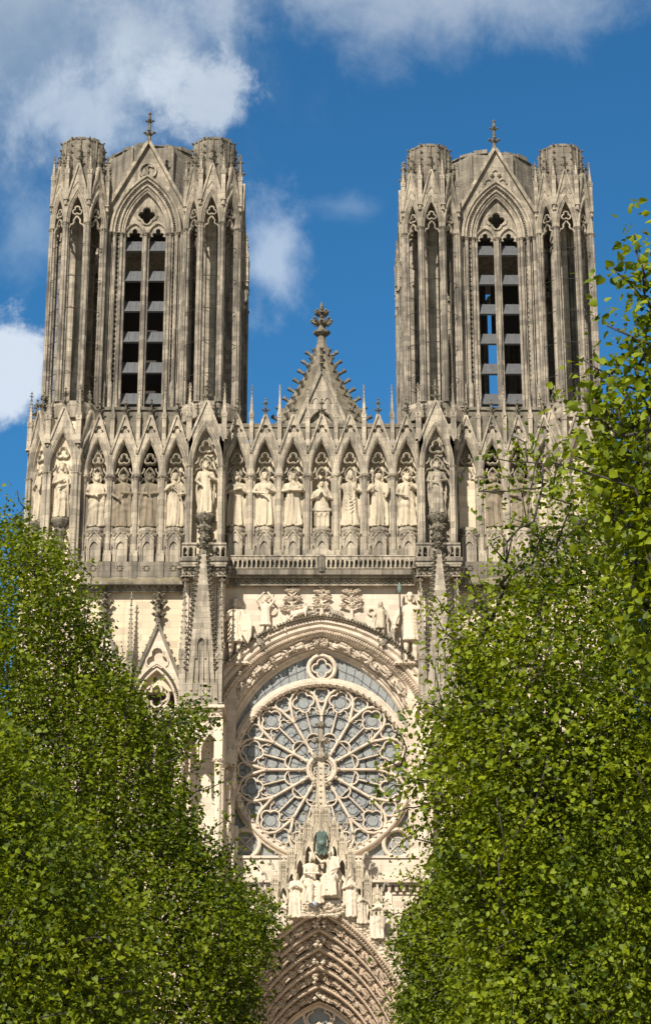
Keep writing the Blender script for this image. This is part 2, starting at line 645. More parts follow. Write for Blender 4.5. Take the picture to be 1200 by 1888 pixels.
def capital(mb, x, y, z, r, n=8):
    mb.lathe([(r * .95, z - r * 1.5), (r * 1.15, z - r * 1.35), (r * 1.0, z - r * 1.1), (r * 1.25, z - r * .5), (r * 1.5, z - r * .25), (r * 1.5, z), (r * 1.2, z + .02)], x, y, n, PI / n)
    for k in range(n):
        a = 2 * PI * k / n
        mb.knob(x + r * 1.3 * math.cos(a), y + r * 1.3 * math.sin(a), z - r * .55, r * .32)


def base(mb, x, y, z, r, n=8):
    mb.lathe([(r * 1.6, z), (r * 1.6, z + r * 1.2), (r * 1.25, z + r * 1.5), (r * 1.3, z + r * 1.9), (r, z + r * 2.3)], x, y, n, PI / n)


# ------------------------------------------------------------------ ground
g = MB()
g.add([(-900, -900, 0), (900, -900, 0), (900, 900, 0), (-900, 900, 0)], [(0, 1, 2, 3)])
MT['paving'] = stone('pale_paving', (.52, .45, .36), (.42, .37, .30), (.25, .22, .18), .4, .1, .8, 1, .2)
tag(build(g, 'ground', 'paving'), kind='structure')

# ================================================================== the cathedral
cath = tag(empty('cathedral', (0, 0, 0)), 'gothic stone cathedral front with two open towers, king gallery and rose window', 'cathedral')
ZS, ZB, ZTIP = 52.9, 45.95, 57.75      # gallery: spring, foot of columns, gable tips


def gable_plate(w, hs_out, tip, hi, H, holes, y0, y1, lo=0.0):
    """wall piece above a spring line at z=0: pointed arch cut out below, gable above; w = full width"""
    A = arch(hi, H, 7)
    outer = [(-w / 2, lo), (-w / 2, hs_out), (0, tip), (w / 2, hs_out), (w / 2, lo), (hi, lo)] + [(x, z) for (x, z) in A[::-1]] + [(-hi, lo)]
    if lo == 0:
        outer = [(-w / 2, 0), (-w / 2, hs_out), (0, tip), (w / 2, hs_out), (w / 2, 0)] + A[::-1]
    mb = MB()
    mb.plate(outer, holes, y0, y1)
    return mb


def clean(poly):
    out = []
    for p in poly:
        if not out or math.hypot(p[0] - out[-1][0], p[1] - out[-1][1]) > 1e-4:
            out.append(p)
    if math.hypot(out[0][0] - out[-1][0], out[0][1] - out[-1][1]) < 1e-4:
        out.pop()
    return out


def niche_meshes(w, tip, H, hi, open_=False, tref=True):
    """arch with gable (z=0 at spring, front y=0)"""
    A = {}
    mb = MB()
    ho = H + .32
    jn = H * .62
    holes = []
    zt = (tip + ho) / 2 - .25
    if tref:
        holes = [clean(foil(0, zt - .08, 3, w * .098, w * .098))]
    mb.merge(gable_plate(w, jn, tip, hi, H, holes, .0, .62))
    mb.plate([(-w * .3, ho - .5), (w * .3, ho - .5), (0, tip - .5)], [], .2, .5)
    # rolls round the arch, stepped back
    d = w / 2 - hi
    for (o, y, r) in ((d * .78, -.03, .085), (d * .38, .0, .06), (.02, .1, .06)):
        mb.sweep(arch(hi, H, 8, d=o), roll(r, y))
    mb.sweep(arch(hi, H, 8, d=-.04), [(-.05, .62), (.05, .62), (.05, .12), (-.05, .2)])
    # rakes
    for s_ in (-1, 1):
        p0, p1 = (s_ * w * .49, jn), (0, tip + .08)
        if s_ < 0:
            mb.sweep([p0, p1], [(-.02, -.12), (.13, -.12), (.13, .66), (-.02, .66)])
        else:
            mb.sweep([p1, p0], [(-.02, -.12), (.13, -.12), (.13, .66), (-.02, .66)])
    A['arch'] = mb.mesh('niche_arch', MT['gallery'])
    cr = MB()
    for s_ in (-1, 1):
        dx, dz = -s_ * w * .49, tip - jn
        L = math.hypot(dx, dz)
        crockets(cr, (s_ * w * .49, jn), (0, tip), 6, .09, .1, (s_ * dz / L, w * .49 / L), 1)
    finial(cr, 0, .2, tip - .05, 1.55, .3)
    A['finial'] = cr.mesh('gable_finial', MT['grey'])
    # cusped bar tracery: trefoil over a small cusped arch
    tr = MB()
    R = hi * .98
    zt = H * .50
    f1 = clean(foil(0, zt, 3, hi * .26, hi * .29))
    tr.sweep(f1, [(-.075, .62), (.075, .62), (.075, .34), (.0, .26), (-.075, .34)], True)
    for s_ in (-1, 1):
        c1 = [(s_ * R * x, z) for (x, z) in ((.99, -.62), (.84, -.28), (.62, -.12), (.42, -.12), (.36, .0), (.46, .22), (.40, .42), (.22, .62), (0, .82))]
        tr.sweep(c1 if s_ < 0 else c1[::-1], [(-.07, .62), (.07, .62), (.07, .34), (.0, .26), (-.07, .34)])
        c2 = [(s_ * R * x, z) for (x, z) in ((1.0, .30), (.80, .34), (.62, .52), (.55, .78))]
        tr.sweep(c2 if s_ < 0 else c2[::-1], [(-.05, .6), (.05, .6), (.05, .36), (-.05, .36)])
    A['tracery'] = tr.mesh('niche_tracery', MT['gallery'])
    return A


def column_mesh(h, r, mat):
    mb = MB()
    mb.box(-r * .95, r * .95, .12, .62, -h, 0)
    mb.lathe([(r * .8, -h), (r * .8, 0)], 0, .1, 8)
    for s_ in (-1, 1):
        mb.lathe([(r * .36, -h), (r * .36, 0)], s_ * r * 1.0, .22, 6)
        mb.lathe([(r * .3, -h), (r * .3, 0)], s_ * r * 1.15, .5, 6)
        capital(mb, s_ * r * 1.0, .26, .0, r * .4)
        base(mb, s_ * r * 1.0, .26, -h, r * .4)
    capital(mb, 0, .12, .02, r * .85)
    mb.lathe([(r * 1.35, 0), (r * 1.4, .1), (r * .8, .9), (r * .3, 1.7)], 0, .2, 8)
    mb.box(-r * 1.15, r * 1.15, -.18, .6, -h, -h + .75)
    mb.box(-r * .98, r * .98, -.1, .55, -h + .75, -h + 1.0)
    return mb.mesh('gallery_column', MT[mat])


def pedestal_mesh(w, mat='gallery', door=False):
    """canopied block that carries a statue, z=0 foot, top 2.75"""
    mb = MB()
    h = w / 2
    A = arch(h * .45, h * .8, 4, 0, 1.05)
    outer = [(-h * .66, 0), (-h * .66, 1.95), (0, 2.55), (h * .66, 1.95), (h * .66, 0), (h * .45, 0)] + A[::-1] + [(-h * .45, 0)]
    mb.plate(clean(outer), [], -.45, -.2)
    mb.plate([(-h * .44, 0), (-h * .44, 1.3), (0, 1.6), (h * .44, 1.3), (h * .44, 0)], [], -.34, -.2)
    mb.sweep([(-h * .72, 1.72), (0, 2.42), (h * .72, 1.72)], roll(.05, -.48))
    for s_ in (-1, 1):
        M = Matrix.Translation((s_ * h * .72, -.18, 0)) @ Matrix.Rotation(s_ * R_(58), 4, 'Z')
        mb.plate(clean([(-h * .4, 0), (-h * .4, 1.75), (0, 2.3), (h * .4, 1.75), (h * .4, 0), (h * .24, 0)] + arch(h * .24, h * .5, 3, 0, 1.0)[::-1] + [(-h * .24, 0)]), [], -.14, .1, M)
        mb.lathe([(.07, 0), (.07, 1.7), (.12, 1.75), (.05, 1.95)], s_ * h * .66, -.45, 6)
        mb.knob(s_ * h * .66, -.47, 2.1, .12)
        mb.knob(s_ * h * 1.02, -.2, 2.25, .12)
    mb.box(-h * .62, h * .62, -.24, 1.0, 0, 2.3)
    mb.lathe([(h * .55, 1.7), (h * .7, 2.1), (h * .92, 2.42), (h * .98, 2.5), (h * .98, 2.68), (h * .86, 2.78)], 0, .15, 10, PI / 10, .9)
    for k in range(9):
        a = PI + PI * k / 8
        mb.knob(h * .92 * math.cos(a), .15 + h * .82 * math.sin(a), 2.28, .11)
    if door:
        mb.box(-.16, .16, -.37, -.345, .1, .95)
    return mb.mesh('statue_pedestal', MT[mat])


N_mid = niche_meshes(2.15, 4.85, 2.95, .86)
N_side = niche_meshes(1.98, 4.85, 2.95, .80)
N_but = niche_meshes(2.6, 5.1, 3.15, .98, tref=False)
COLM = column_mesh(ZS - ZB, .27, 'gallery')
PED = pedestal_mesh(1.45)
PIN = MB()
pinnacle(PIN, 0, .3, 0, .155, 5.1, .5, 7)
PIN = PIN.mesh('gable_pinnacle', MT['gallery'])

bay_backs = []


def niche(x, y, N_, w, back=True, ped=True, pin=True, rz=0.0, ped_w=None):
    """one bay of the gallery"""
    M = Matrix.Translation((x, y, ZS)) @ Matrix.Rotation(rz, 4, 'Z')
    nb = inst('gallery_niche', N_['arch'], cath, M=M)
    inst('tracery', N_['tracery'], nb)
    inst('gable_finial', N_['finial'], nb)
    if back:
        mb = MB()
        mb.box(-w / 2, w / 2, 1.12, 1.3, ZB - ZS - .2, 2.95)
        build(mb, 'back_wall', 'cream', nb)
    if pin:
        inst('pinnacle', PIN, nb, (w / 2, .1, 2.5))
    if ped:
        inst('pedestal', PED, nb, (0, .1, ZB - ZS + (.05)))
    return nb


MIDX = [(-3 + k) * 2.15 + .03 for k in range(7)]
for x in MIDX:
    niche(x, 0, N_mid, 2.15)
for k in range(6):
    inst('gallery_column', COLM, cath, (MIDX[k] + 1.075, -.12, ZS))
SIDEX = [-16.97, -14.99, -13.01, -11.03]
for sgn in (-1, 1):
    for k, x in enumerate(SIDEX):
        xx = sgn * abs(x)
        nb = niche(xx, .15, N_side, 1.98, back=k in (0, 3))
        if sgn > 0 and k == 3:       # this bay has no statue: walled up flush with pale new blocks
            mb = MB()
            mb.box(-.82, .82, .40, .8, ZB - ZS + 2.6, .9)
            build(mb, 'walled_up_panel', 'cream', nb)
    for k in range(3):
        inst('gallery_column', COLM, cath, (sgn * (15.98 - 1.98 * k), .03, ZS))
    inst('gallery_column', COLM, cath, (sgn * 17.95, .1, ZS))
    inst('gallery_column', COLM, cath, (sgn * 10.05, .1, ZS))
inst('gallery_column', COLM, cath, (-7.45, .05, ZS))
inst('gallery_column', COLM, cath, (7.5, .05, ZS))

# wall that carries the gallery and shows between the gables
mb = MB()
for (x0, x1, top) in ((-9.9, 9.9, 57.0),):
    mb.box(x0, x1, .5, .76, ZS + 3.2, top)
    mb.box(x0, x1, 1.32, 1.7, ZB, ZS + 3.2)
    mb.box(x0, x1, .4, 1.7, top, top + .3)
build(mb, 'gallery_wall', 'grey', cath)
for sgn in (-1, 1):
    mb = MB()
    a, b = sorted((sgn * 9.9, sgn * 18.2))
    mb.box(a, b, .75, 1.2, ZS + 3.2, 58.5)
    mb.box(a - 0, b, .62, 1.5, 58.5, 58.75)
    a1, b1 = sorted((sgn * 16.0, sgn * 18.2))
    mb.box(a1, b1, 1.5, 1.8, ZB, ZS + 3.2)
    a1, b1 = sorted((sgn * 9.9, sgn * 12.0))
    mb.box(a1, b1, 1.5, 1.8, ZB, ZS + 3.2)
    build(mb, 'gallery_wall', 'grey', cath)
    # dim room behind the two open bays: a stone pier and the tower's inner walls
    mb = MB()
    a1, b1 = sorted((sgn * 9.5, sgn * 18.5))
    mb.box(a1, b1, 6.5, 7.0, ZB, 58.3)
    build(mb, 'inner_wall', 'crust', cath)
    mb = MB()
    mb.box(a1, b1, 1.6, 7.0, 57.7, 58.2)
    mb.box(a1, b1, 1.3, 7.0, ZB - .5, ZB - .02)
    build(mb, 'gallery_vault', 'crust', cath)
    mb = MB()
    mb.box(-15.75, -15.0, 2.2, 3.0, ZB, 57.7) if sgn < 0 else mb.box(14.3, 14.9, 2.2, 3.0, ZB, 57.7)
    build(mb, 'inner_pier', 'cream', cath)

# projecting niches over the buttresses
for sgn in (-1, 1):
    x = sgn * 8.62
    nb = niche(x, -2.2, N_but, 2.6, back=False, ped=False, pin=False)
    mb = MB()
    mb.box(-1.0, 1.0, .85, 2.3, ZB - ZS - .3, 3.2)
    build(mb, 'back_wall', 'tower_light' if sgn > 0 else 'cream', nb)
    mb = MB()
    for s_ in (-1, 1):
        mb.box(min(s_ * 1.0, s_ * 1.3), max(s_ * 1.0, s_ * 1.3), .0, 2.6, ZB - ZS, 2.4)
        for (xx, yy, r) in ((1.02, .05, .1), (1.2, -.02, .12), (1.33, .2, .1), (1.33, .9, .1), (1.33, 1.6, .12)):
            mb.lathe([(r, ZB - ZS), (r, 0)], s_ * xx, yy, 8)
            capital(mb, s_ * xx, yy, .02, r)
            base(mb, s_ * xx, yy, ZB - ZS, r)
    mb.box(-1.28, 1.28, .62, 2.5, 2.0, 3.6)
    M = Matrix.Rotation(PI / 2, 4, 'Z')
    for s_ in (-1, 1):      # side gables of the little roof
        q = MB()
        q.plate([(-.9, 1.9), (.9, 1.9), (0, 4.6)], [], -.08, .08)
        mb.merge(q, Matrix.Translation((s_ * 1.25, 1.3, 0)) @ M)
    mb.add([(-1.3, .6, 1.9), (0, .6, 5.0), (0, 2.6, 5.0), (-1.3, 2.6, 1.9), (1.3, .6, 1.9), (1.3, 2.6, 1.9)],
           [(0, 1, 2, 3), (1, 4, 5, 2), (0, 4, 1), (3, 2, 5)])
    build(mb, 'niche_pier', 'gallery', nb)
    for xx in (-1.32, 1.32):
        p = MB()
        pinnacle(p, 0, .25, 0, .19, 4.6, .45, 7)
        inst('pinnacle', p.mesh('pinnacle', MT['gallery']), nb, (xx, .1, 2.2))
    mb = MB()
    finial(mb, 0, .3, 4.9, 2.1, .36)
    build(mb, 'tall_finial', 'grey', nb)

# octagonal corner turrets of the gallery
N_cor = niche_meshes(2.3, 5.2, 3.3, .9, tref=False)
for sgn in (-1, 1):
    cx, cy, ap = sgn * 19.55, 2.05, 2.78
    body = MB()
    body.lathe([(2.5, ZB - 1.2), (2.5, 56.6), (2.2, 58.6)], cx, cy, 8, PI / 8)
    bo = build(body, 'gallery_corner_turret', 'cream', cath)
    for k in range(-2, 3):
        a = k * PI / 4
        px_, py_ = cx + ap * math.sin(a), cy - ap * math.cos(a)
        nb = niche(px_, py_, N_cor, 2.3, back=False, ped=False, pin=False, rz=a)
        vx, vy = cx + ap * 1.082 * math.sin(a + PI / 8), cy - ap * 1.082 * math.cos(a + PI / 8)
        mb = MB()
        q = a + PI / 8
        M = Matrix.Translation((vx, vy, 0)) @ Matrix.Rotation(q, 4, 'Z')
        mb.box(-.26, .26, .0, .8, ZB - 1.2, ZS + 2.3, M)
        for xx, yy, r in ((-.27, .12, .11), (0, -.02, .12), (.27, .12, .11)):
            t = MB()
            t.lathe([(r, ZB - 1.2), (r, ZS)], xx, yy, 8)
            capital(t, xx, yy, ZS + .02, r)
            mb.merge(t, M)
        build(mb, 'turret_shaft', 'gallery', bo)
        p = MB()
        pinnacle(p, 0, 0, 0, .19, 4.9, .45, 7)
        inst('pinnacle', p.mesh('pinnacle', MT['gallery']), bo, (vx, vy, ZS + 2.3))
        mb = MB()
        finial(mb, 0, .3, 5.0, 2.0, .36)
        build(mb, 'tall_finial', 'grey', nb)

# ------------------------------------------------------------------ towers
T_SPRING, T_TOP = 15.2, 23.4


def turret_arch_mesh():
    w, hi, H, tip = 1.86, .62, 2.5, 5.1
    mb = MB()
    holes = []
    mb.merge(gable_plate(w, 1.6, tip, hi, H, holes, 0, .42))
    for (o, y, r) in ((.24, -.04, .09), (.1, .0, .06), (-.02, .08, .05)):
        mb.sweep(arch(hi, H, 7, d=o), roll(r, y))
    mb.sweep([(-.4, 3.05), (0, 3.7), (.4, 3.05)], roll(.05, -.02))
    for s_ in (-1, 1):
        L = [(s_ * w * .5, 1.55), (0, tip + .1)]
        mb.sweep(L if s_ < 0 else L[::-1], [(-.02, -.12), (.12, -.12), (.12, .5), (-.02, .5)])
    R = hi
    tr = MB()
    tr.sweep(clean(foil(0, 1.12, 3, .19, .2)), [(-.05, .34), (.05, .34), (.05, .12), (-.05, .12)], True)
    for s_ in (-1, 1):
        c1 = [(s_ * R * x, z) for (x, z) in ((.99, -.4), (.8, -.1), (.5, -.02), (.38, .1), (.42, .3), (.2, .52), (0, .66))]
        tr.sweep(c1 if s_ < 0 else c1[::-1], [(-.05, .34), (.05, .34), (.05, .12), (-.05, .12)])
    mb.merge(tr)
    return mb.mesh('turret_arch', MT['tower_light'])


def turret_trim_mesh():
    mb = MB()
    w, tip = 1.86, 5.1
    for s_ in (-1, 1):
        dz = tip - 1.6
        L = math.hypot(w * .5, dz)
        crockets(mb, (s_ * w * .5, 1.6), (0, tip), 7, .085, .1, (s_ * dz / L, w * .5 / L), 1)
    finial(mb, 0, .15, tip - .1, 1.9, .3)
    return mb.mesh('gable_finial', MT['grey'])


def turret_column_mesh():
    mb = MB()
    z0, z1 = 0, T_SPRING
    mb.box(-.2, .2, .05, .5, z0, z1)
    for (x, y, r) in ((0, -.04, .14), (-.19, .08, .09), (.19, .08, .09), (-.22, .34, .08), (.22, .34, .08)):
        mb.lathe([(r, z0), (r, z1)], x, y, 7)
        capital(mb, x, y, z1 + .05, r * 1.2)
        base(mb, x, y, z0, r)
    for x in (-.22, .22):
        for k in range(1, 6):
            mb.knob(x * 1.1, .1, z0 + k * 2.6, .08)
    mb.box(-.2, .2, .06, .45, z1, z1 + 2.2)
    return mb.mesh('turret_column', MT['tower'])


def stub_mesh():
    """broken-off octagonal spire base over a corner turret"""
    mb = MB()
    mb.lathe([(1.6, 17.9), (1.86, 18.3), (1.84, 19.4), (1.76, 22.95)], 0, 0, 8, PI / 8)
    for k in range(8):
        a = PI / 8 + k * PI / 4
        mb.lathe([(.12, 18.3), (.12, 20.2), (.17, 20.3), (.03, 21.4)], 1.93 * math.cos(a), 1.93 * math.sin(a), 6)
        mb.lathe([(.07, 18.3), (.07, 22.9)], 1.72 * math.cos(a + PI / 8), 1.72 * math.sin(a + PI / 8), 5)
        for j in range(7):
            z = 19.2 + j * .62
            r = 1.92 - (z - 17) * .022
            mb.knob(r * math.cos(a), r * math.sin(a), z, .15, 1, 1, .7)
            mb.knob((r + .1) * math.cos(a), (r + .1) * math.sin(a), z + .1, .1)
    r_ = random.Random(4)
    for k in range(16):      # uneven broken top course
        a = k * PI / 8 + r_.uniform(-.05, .05)
        h = r_.choice((.0, .08, .16, .24, .12))
        M = Matrix.Rotation(a, 4, 'Z') @ Matrix.Translation((1.45, 0, 22.9))
        mb.box(-.25, .24, -.33, .33, 0, h + .04, M)
    return mb.mesh('spire_stub', MT['crust'])


def drum_mesh():
    mb = MB()
    # irregular ruined octagon in the middle of the tower
    mb.lathe([(4.6, 15.6), (4.5, 19.0), (4.3, 24.4), (4.2, 24.9)], 0, 0, 8, PI / 8)
    for k in range(8):
        a = PI / 8 + k * PI / 4
        for j in range(11):
            z = 17.4 + j * .68
            r = 4.42 - (z - 17) * .04
            mb.knob(r * math.cos(a), r * math.sin(a), z, .27, 1, 1, .7)
            mb.knob((r + .2) * math.cos(a), (r + .2) * math.sin(a), z + .16, .17)
        mb.lathe([(.16, 16.5), (.16, 24.6)], 4.38 * math.cos(a), 4.38 * math.sin(a), 6)
    for k in range(20):
        a = k * PI / 10 + .1
        M = Matrix.Rotation(a, 4, 'Z') @ Matrix.Translation((3.85, 0, 24.8))
        mb.box(-.3, .22, -.55, .55, 0, .1 + .13 * (k * 7 % 3), M)
    return mb.mesh('octagonal_spire_base', MT['crust'])


def tower_bay_mesh():
    """middle bay: wall with tall double-lancet opening; front plane y=0"""
    W_, hi, H = 3.35, 1.72, 3.75
    mb = MB()
    outer = clean([(-W_, 0), (-W_, 17.2), (W_, 17.2), (W_, 0), (hi, 0)] + arch(hi, H, 8, 0, T_SPRING)[::-1] + [(-hi, 0)])
    mb.plate([(-W_, 0), (-W_, 17.0), (-hi - .05, 17.0), (-hi - .05, 0)], [], .2, .9)
    mb.plate([(W_, 0), (W_, 17.0), (hi + .05, 17.0), (hi + .05, 0)][::-1], [], .2, .9)
    # vertical mouldings of the piers
    for s_ in (-1, 1):
        for (x, y, r) in ((1.68, .02, .12), (1.92, -.12, .13), (2.12, -.02, .06), (2.45, -.2, .15), (2.68, -.06, .06), (2.92, -.24, .15), (3.15, -.1, .12)):
            mb.lathe([(r, 0), (r, T_SPRING)], s_ * x, y, 7)
            capital(mb, s_ * x, y, T_SPRING + .03, max(r, .1) * 1.15)
        mb.lathe([(.22, 0), (.22, 2.0), (.13, 2.4)], s_ * 2.9, -.25, 8)
        mb.lathe([(.22, 0), (.22, 2.0), (.13, 2.4)], s_ * 2.4, -.22, 8)
    return mb.mesh('bell_stage_wall', MT['tower'])


def tower_buds_mesh():
    mb = MB()
    for s_ in (-1, 1):
        for k in range(34):
            mb.knob(s_ * 2.24, -.2, 1.4 + k * .42, .1, 1, 1, .8)
    path = arch(1.72, 3.75, 24, 0, T_SPRING, .55)
    for (x, z) in path[1:-1]:
        mb.knob(x, -.28, z, .11)
    return mb.mesh('bud_string', MT['grey'])


def tower_head_mesh():
    """arch mouldings, tracery and gable over the double lancet"""
    hi, H = 1.72, 3.75
    mb = MB()
    z0 = T_SPRING
    # spandrels and gable slab
    outer = clean([(-3.2, z0), (-3.2, z0 + 1.9), (-2.9, z0 + 2.5), (0, 23.2), (2.9, z0 + 2.5), (3.2, z0 + 1.9), (3.2, z0)] + arch(hi, H, 9, 0, z0)[::-1])
    rd = clean(arc(0, 21.0, .62, 0, 2 * PI, 16)[:-1])
    mb.plate(outer, [], -.1, .8)
    for (o, y, r) in ((1.02, -.38, .13), (.78, -.28, .1), (.4, -.22, .12), (.18, -.12, .08), (.0, -.02, .08)):
        mb.sweep(arch(hi, H, 12, 0, z0, o), roll(r, y))
    mb.sweep(arch(hi, H, 12, 0, z0, .9), [(-.12, -.3), (.12, -.3), (.12, 0), (-.12, 0)])
    for s_ in (-1, 1):
        L = [(s_ * 3.05, z0 + 2.2), (0, 23.3)]
        mb.sweep(L if s_ < 0 else L[::-1], [(-.05, -.42), (.2, -.42), (.2, .85), (-.05, .85)])
    # tracery
    q = clean(foil(0, z0 + 1.72, 4, .40, .34))
    T = MB()
    lanc = []
    plate_o = clean([(-hi, z0 - .25)] + arch(hi, H, 8, 0, z0) + [(hi, z0 - .25)]
                    + [(1.55, z0 - .25)] + clean(arch(.62, .95, 5, .93, z0 - .1)[::-1]) + [(.31, z0 - .25), (-.31, z0 - .25)]
                    + clean(arch(.62, .95, 5, -.93, z0 - .1)[::-1]) + [(-1.55, z0 - .25)])
    T.plate(plate_o, [q], .22, .42)
    T.sweep(q, roll(.1, .2, -.06), True)
    for s_ in (-1, 1):
        T.sweep(arch(.68, 1.0, 6, s_ * .93, z0 - .05, .1), roll(.11, .16))
        f = clean(foil(s_ * .93, z0 + .28, 3, .2, .22))
        T.plate(clean(arch(.62, .95, 5, s_ * .93, z0 - .1) + [(s_ * .93 + .45, z0 - .1)] + arc(s_ * .93 + .3, z0 + .08, .17, R_(-60), R_(130), 4) + arc(s_ * .93, z0 + .42, .19, R_(-10), R_(190), 6) + arc(s_ * .93 - .3, z0 + .08, .17, R_(50), R_(240), 4) + [(s_ * .93 - .45, z0 - .1)]), [], .24, .4)
        T.sweep([(s_ * .1, z0 + .9), (s_ * .75, z0 + 1.7), (s_ * .62, z0 + 2.3)] if s_ < 0 else [(.62, z0 + 2.3), (.75, z0 + 1.7), (.1, z0 + .9)], roll(.09, .17))
    mb.merge(T)
    return mb


def make_tower(name_x, zscale, kind):
    tw = MB()
    # base block and inner corner piers
    tw.box(-7.5, 7.5, .6, 1.3, -1.3, .05)
    tw.box(-7.5, -6.6, 1.3, 14, -1.3, .05)
    tw.box(6.6, 7.5, 1.3, 14, -1.3, .05)
    for sx in (-1, 1):
        for (ya, yb) in ((1.0, 2.6), (11.6, 13.2)):
            tw.box(min(sx * 3.1, sx * 3.7), max(sx * 3.1, sx * 3.7), ya - .3 if ya < 5 else ya, yb, 0, 17)
    t = build(tw, 'tower', 'tower_light', cath, loc=(name_x, 1.5, 58.7))
    t.scale = (1, 1, zscale)
    for (q, rz, x, y) in ((0, 0, 0, 0), (1, PI, 0, 14.2), (2, PI / 2, 7.1, 7.1), (3, -PI / 2, -7.1, 7.1)):
        M = Matrix.Translation((x, y, 0)) @ Matrix.Rotation(rz, 4, 'Z')
        b = inst('bell_stage_wall', BAY, t, M=M)
        inst('bell_stage_gable', HEADS[kind if q == 0 else 'plain'], t, M=M)
        inst('bud_string', BUDS, t, M=M)
        inst('gable_finial', TFIN, t, M=M)
        inst('mullion', MULL, t, M=M)
        if q == 0:
            for k in range(6):
                for s_ in (-1, 1):
                    inst('louvre', LOUV, t, (s_ * .93, .42, 1.15 + k * 2.62))
    for sx in (-1, 1):
        for cy in (.35 - .2, 14.2 - .15):
            cx = sx * 5.3
            for k in range(8):
                a = k * PI / 4
                ap = 2.18
                M = Matrix.Translation((cx + ap * math.sin(a), cy - ap * math.cos(a), T_SPRING)) @ Matrix.Rotation(a, 4, 'Z')
                inst('turret_arch', TARCH, t, M=M)
                inst('gable_finial', TTRIM, t, M=M)
                a2 = a + PI / 8
                v = (cx + ap * 1.075 * math.sin(a2), cy - ap * 1.075 * math.cos(a2))
                M = Matrix.Translation((v[0], v[1], 0)) @ Matrix.Rotation(a2, 4, 'Z') @ Matrix.Diagonal(((.72 if math.cos(a2) * (1 if cy < 5 else -1) < 0 else .9), .8, 1, 1))
                inst('turret_column', TCOL, t, M=M)
                inst('pinnacle', TPIN, t, (v[0], v[1], T_SPRING + 2.0))
            inst('spire_stub', STUB, t, (cx, cy, 0))
            c = MB()
            c.lathe([(2.2, 17.75), (1.9, 18.3)], 0, 0, 8, PI / 8)
            c.lathe([(2.25, -1.2), (2.4, -.2), (2.35, .12)], 0, 0, 8, PI / 8)
            if cy < 5:
                ky = 1
            else:
                ky = -1
            # solid inner core of the open stair turret
            c.box(-.42 - sx * .15, .42 - sx * .15, min(ky * .3, ky * 1.5), max(ky * .3, ky * 1.5), 0, 17.8)
            c.lathe([(.3, 0), (.3, 17.8)], -sx * .15 - .6, ky * .3, 8)
            build(c, 'turret_core', 'tower_light', t, loc=(cx, cy, 0))
            # iron tie rods
            ir = MB()
            for k in range(8):
                a1, a2 = PI / 8 + k * PI / 4, PI / 8 + (k + 1) * PI / 4
                for j in range(5):
                    z = 2.4 + j * 2.75
                    r = 2.33
                    ir.tube([(r * math.sin(a1), -r * math.cos(a1), z), (r * math.sin(a2), -r * math.cos(a2), z)], [.03, .03], 4)
            build(ir, 'tie_rod', 'iron', t, loc=(cx, cy, 0))
    inst('octagonal_spire_base', DRUM, t, (0, 7.1, 0))
    # belfry timber inside
    wd = MB()
    wd.box(-3.3, 3.3, 2.6, 11.6, 15.9, 16.4)
    if name_x < 0:
        wd.box(-2.2, 2.2, 3.2, 3.4, 0, 10.5)
        wd.box(-2.6, 1.0, 9.5, 9.7, 0, 16)
        wd.box(1.25, 2.6, 9.5, 9.7, 0, 16)
        wd.box(-3.2, 3.2, 10.2, 10.4, 0, 9)
    else:
        for x in (-1.0, 1.0):
            wd.box(x - .42, x + .42, 9.0, 9.3, 0, 11)
        wd.box(-3.2, 3.2, 8.7, 9.5, 0, 2.6)
        wd.box(-3.0, -.3, 8.7, 9.0, 10.6, 16)
        wd.box(.15, 3.0, 8.7, 9.0, 9.8, 16)
    build(wd, 'belfry_frame', 'wood', t)
    return t


BAY = tower_bay_mesh()
BUDS = tower_buds_mesh()
TARCH, TTRIM, TCOL = turret_arch_mesh(), turret_trim_mesh(), turret_column_mesh()
STUB, DRUM = stub_mesh(), drum_mesh()
TPIN = MB()
pinnacle(TPIN, 0, 0, 0, .16, 4.6, .55, 6)
TPIN = TPIN.mesh('pinnacle', MT['tower_light'])
h0 = tower_head_mesh()
HEADS = {'plain': h0.mesh('bell_stage_gable', MT['tower_light'])}
h1 = tower_head_mesh()          # ring with a curled relief
h1.sweep(arc(0, 20.75, .66, 0, 2 * PI, 20)[:-1], roll(.1, -.2), True)
h1.sweep([(.42, 21.1), (.1, 21.25), (-.12, 21.02), (.02, 20.78), (-.05, 20.5), (-.35, 20.42), (-.45, 20.62)], [(-.1, -.1), (.1, -.1), (.06, -.24), (-.06, -.24)])
HEADS['ring'] = h1.mesh('bell_stage_gable', MT['tower_light'])
h2 = tower_head_mesh()          # cusped arches in relief
for (cx_, cz_, r_) in ((0, 21.2, .34), (-.55, 20.35, .34), (.55, 20.35, .34), (-1.15, 19.3, .36), (1.15, 19.3, .36)):
    h2.sweep(arch(r_, r_ * 1.3, 4, cx_, cz_ - .2), roll(.08, -.14))
for s_ in (-1, 1):
    h2.knob(s_ * .28, -.2, 20.95, .2)
HEADS['cusps'] = h2.mesh('bell_stage_gable', MT['tower_light'])
q = MB()
for s_ in (-1, 1):
    L = math.hypot(2.95, 5.5)
    crockets(q, (s_ * 3.1, 17.5), (0, 23.3), 11, .12, .1, (s_ * 5.7 / 6.5, 3.0 / 6.5))
finial(q, 0, .1, 23.1, 3.1, .5)
q.knob(0, .1, 24.8, .16)
TFIN = q.mesh('gable_finial', MT['grey'])
q = MB()
q.box(-.2, .2, .0, .7, -.6, T_SPRING)
for (x, y, r) in ((0, -.1, .15), (-.2, .06, .1), (.2, .06, .1)):
    q.lathe([(r, -.6), (r, T_SPRING)], x, y, 7)
    capital(q, x, y, T_SPRING + .03, r * 1.2)
MULL = q.mesh('mullion', MT['tower'])
q = MB()      # sloping lead-covered sound board with rolls
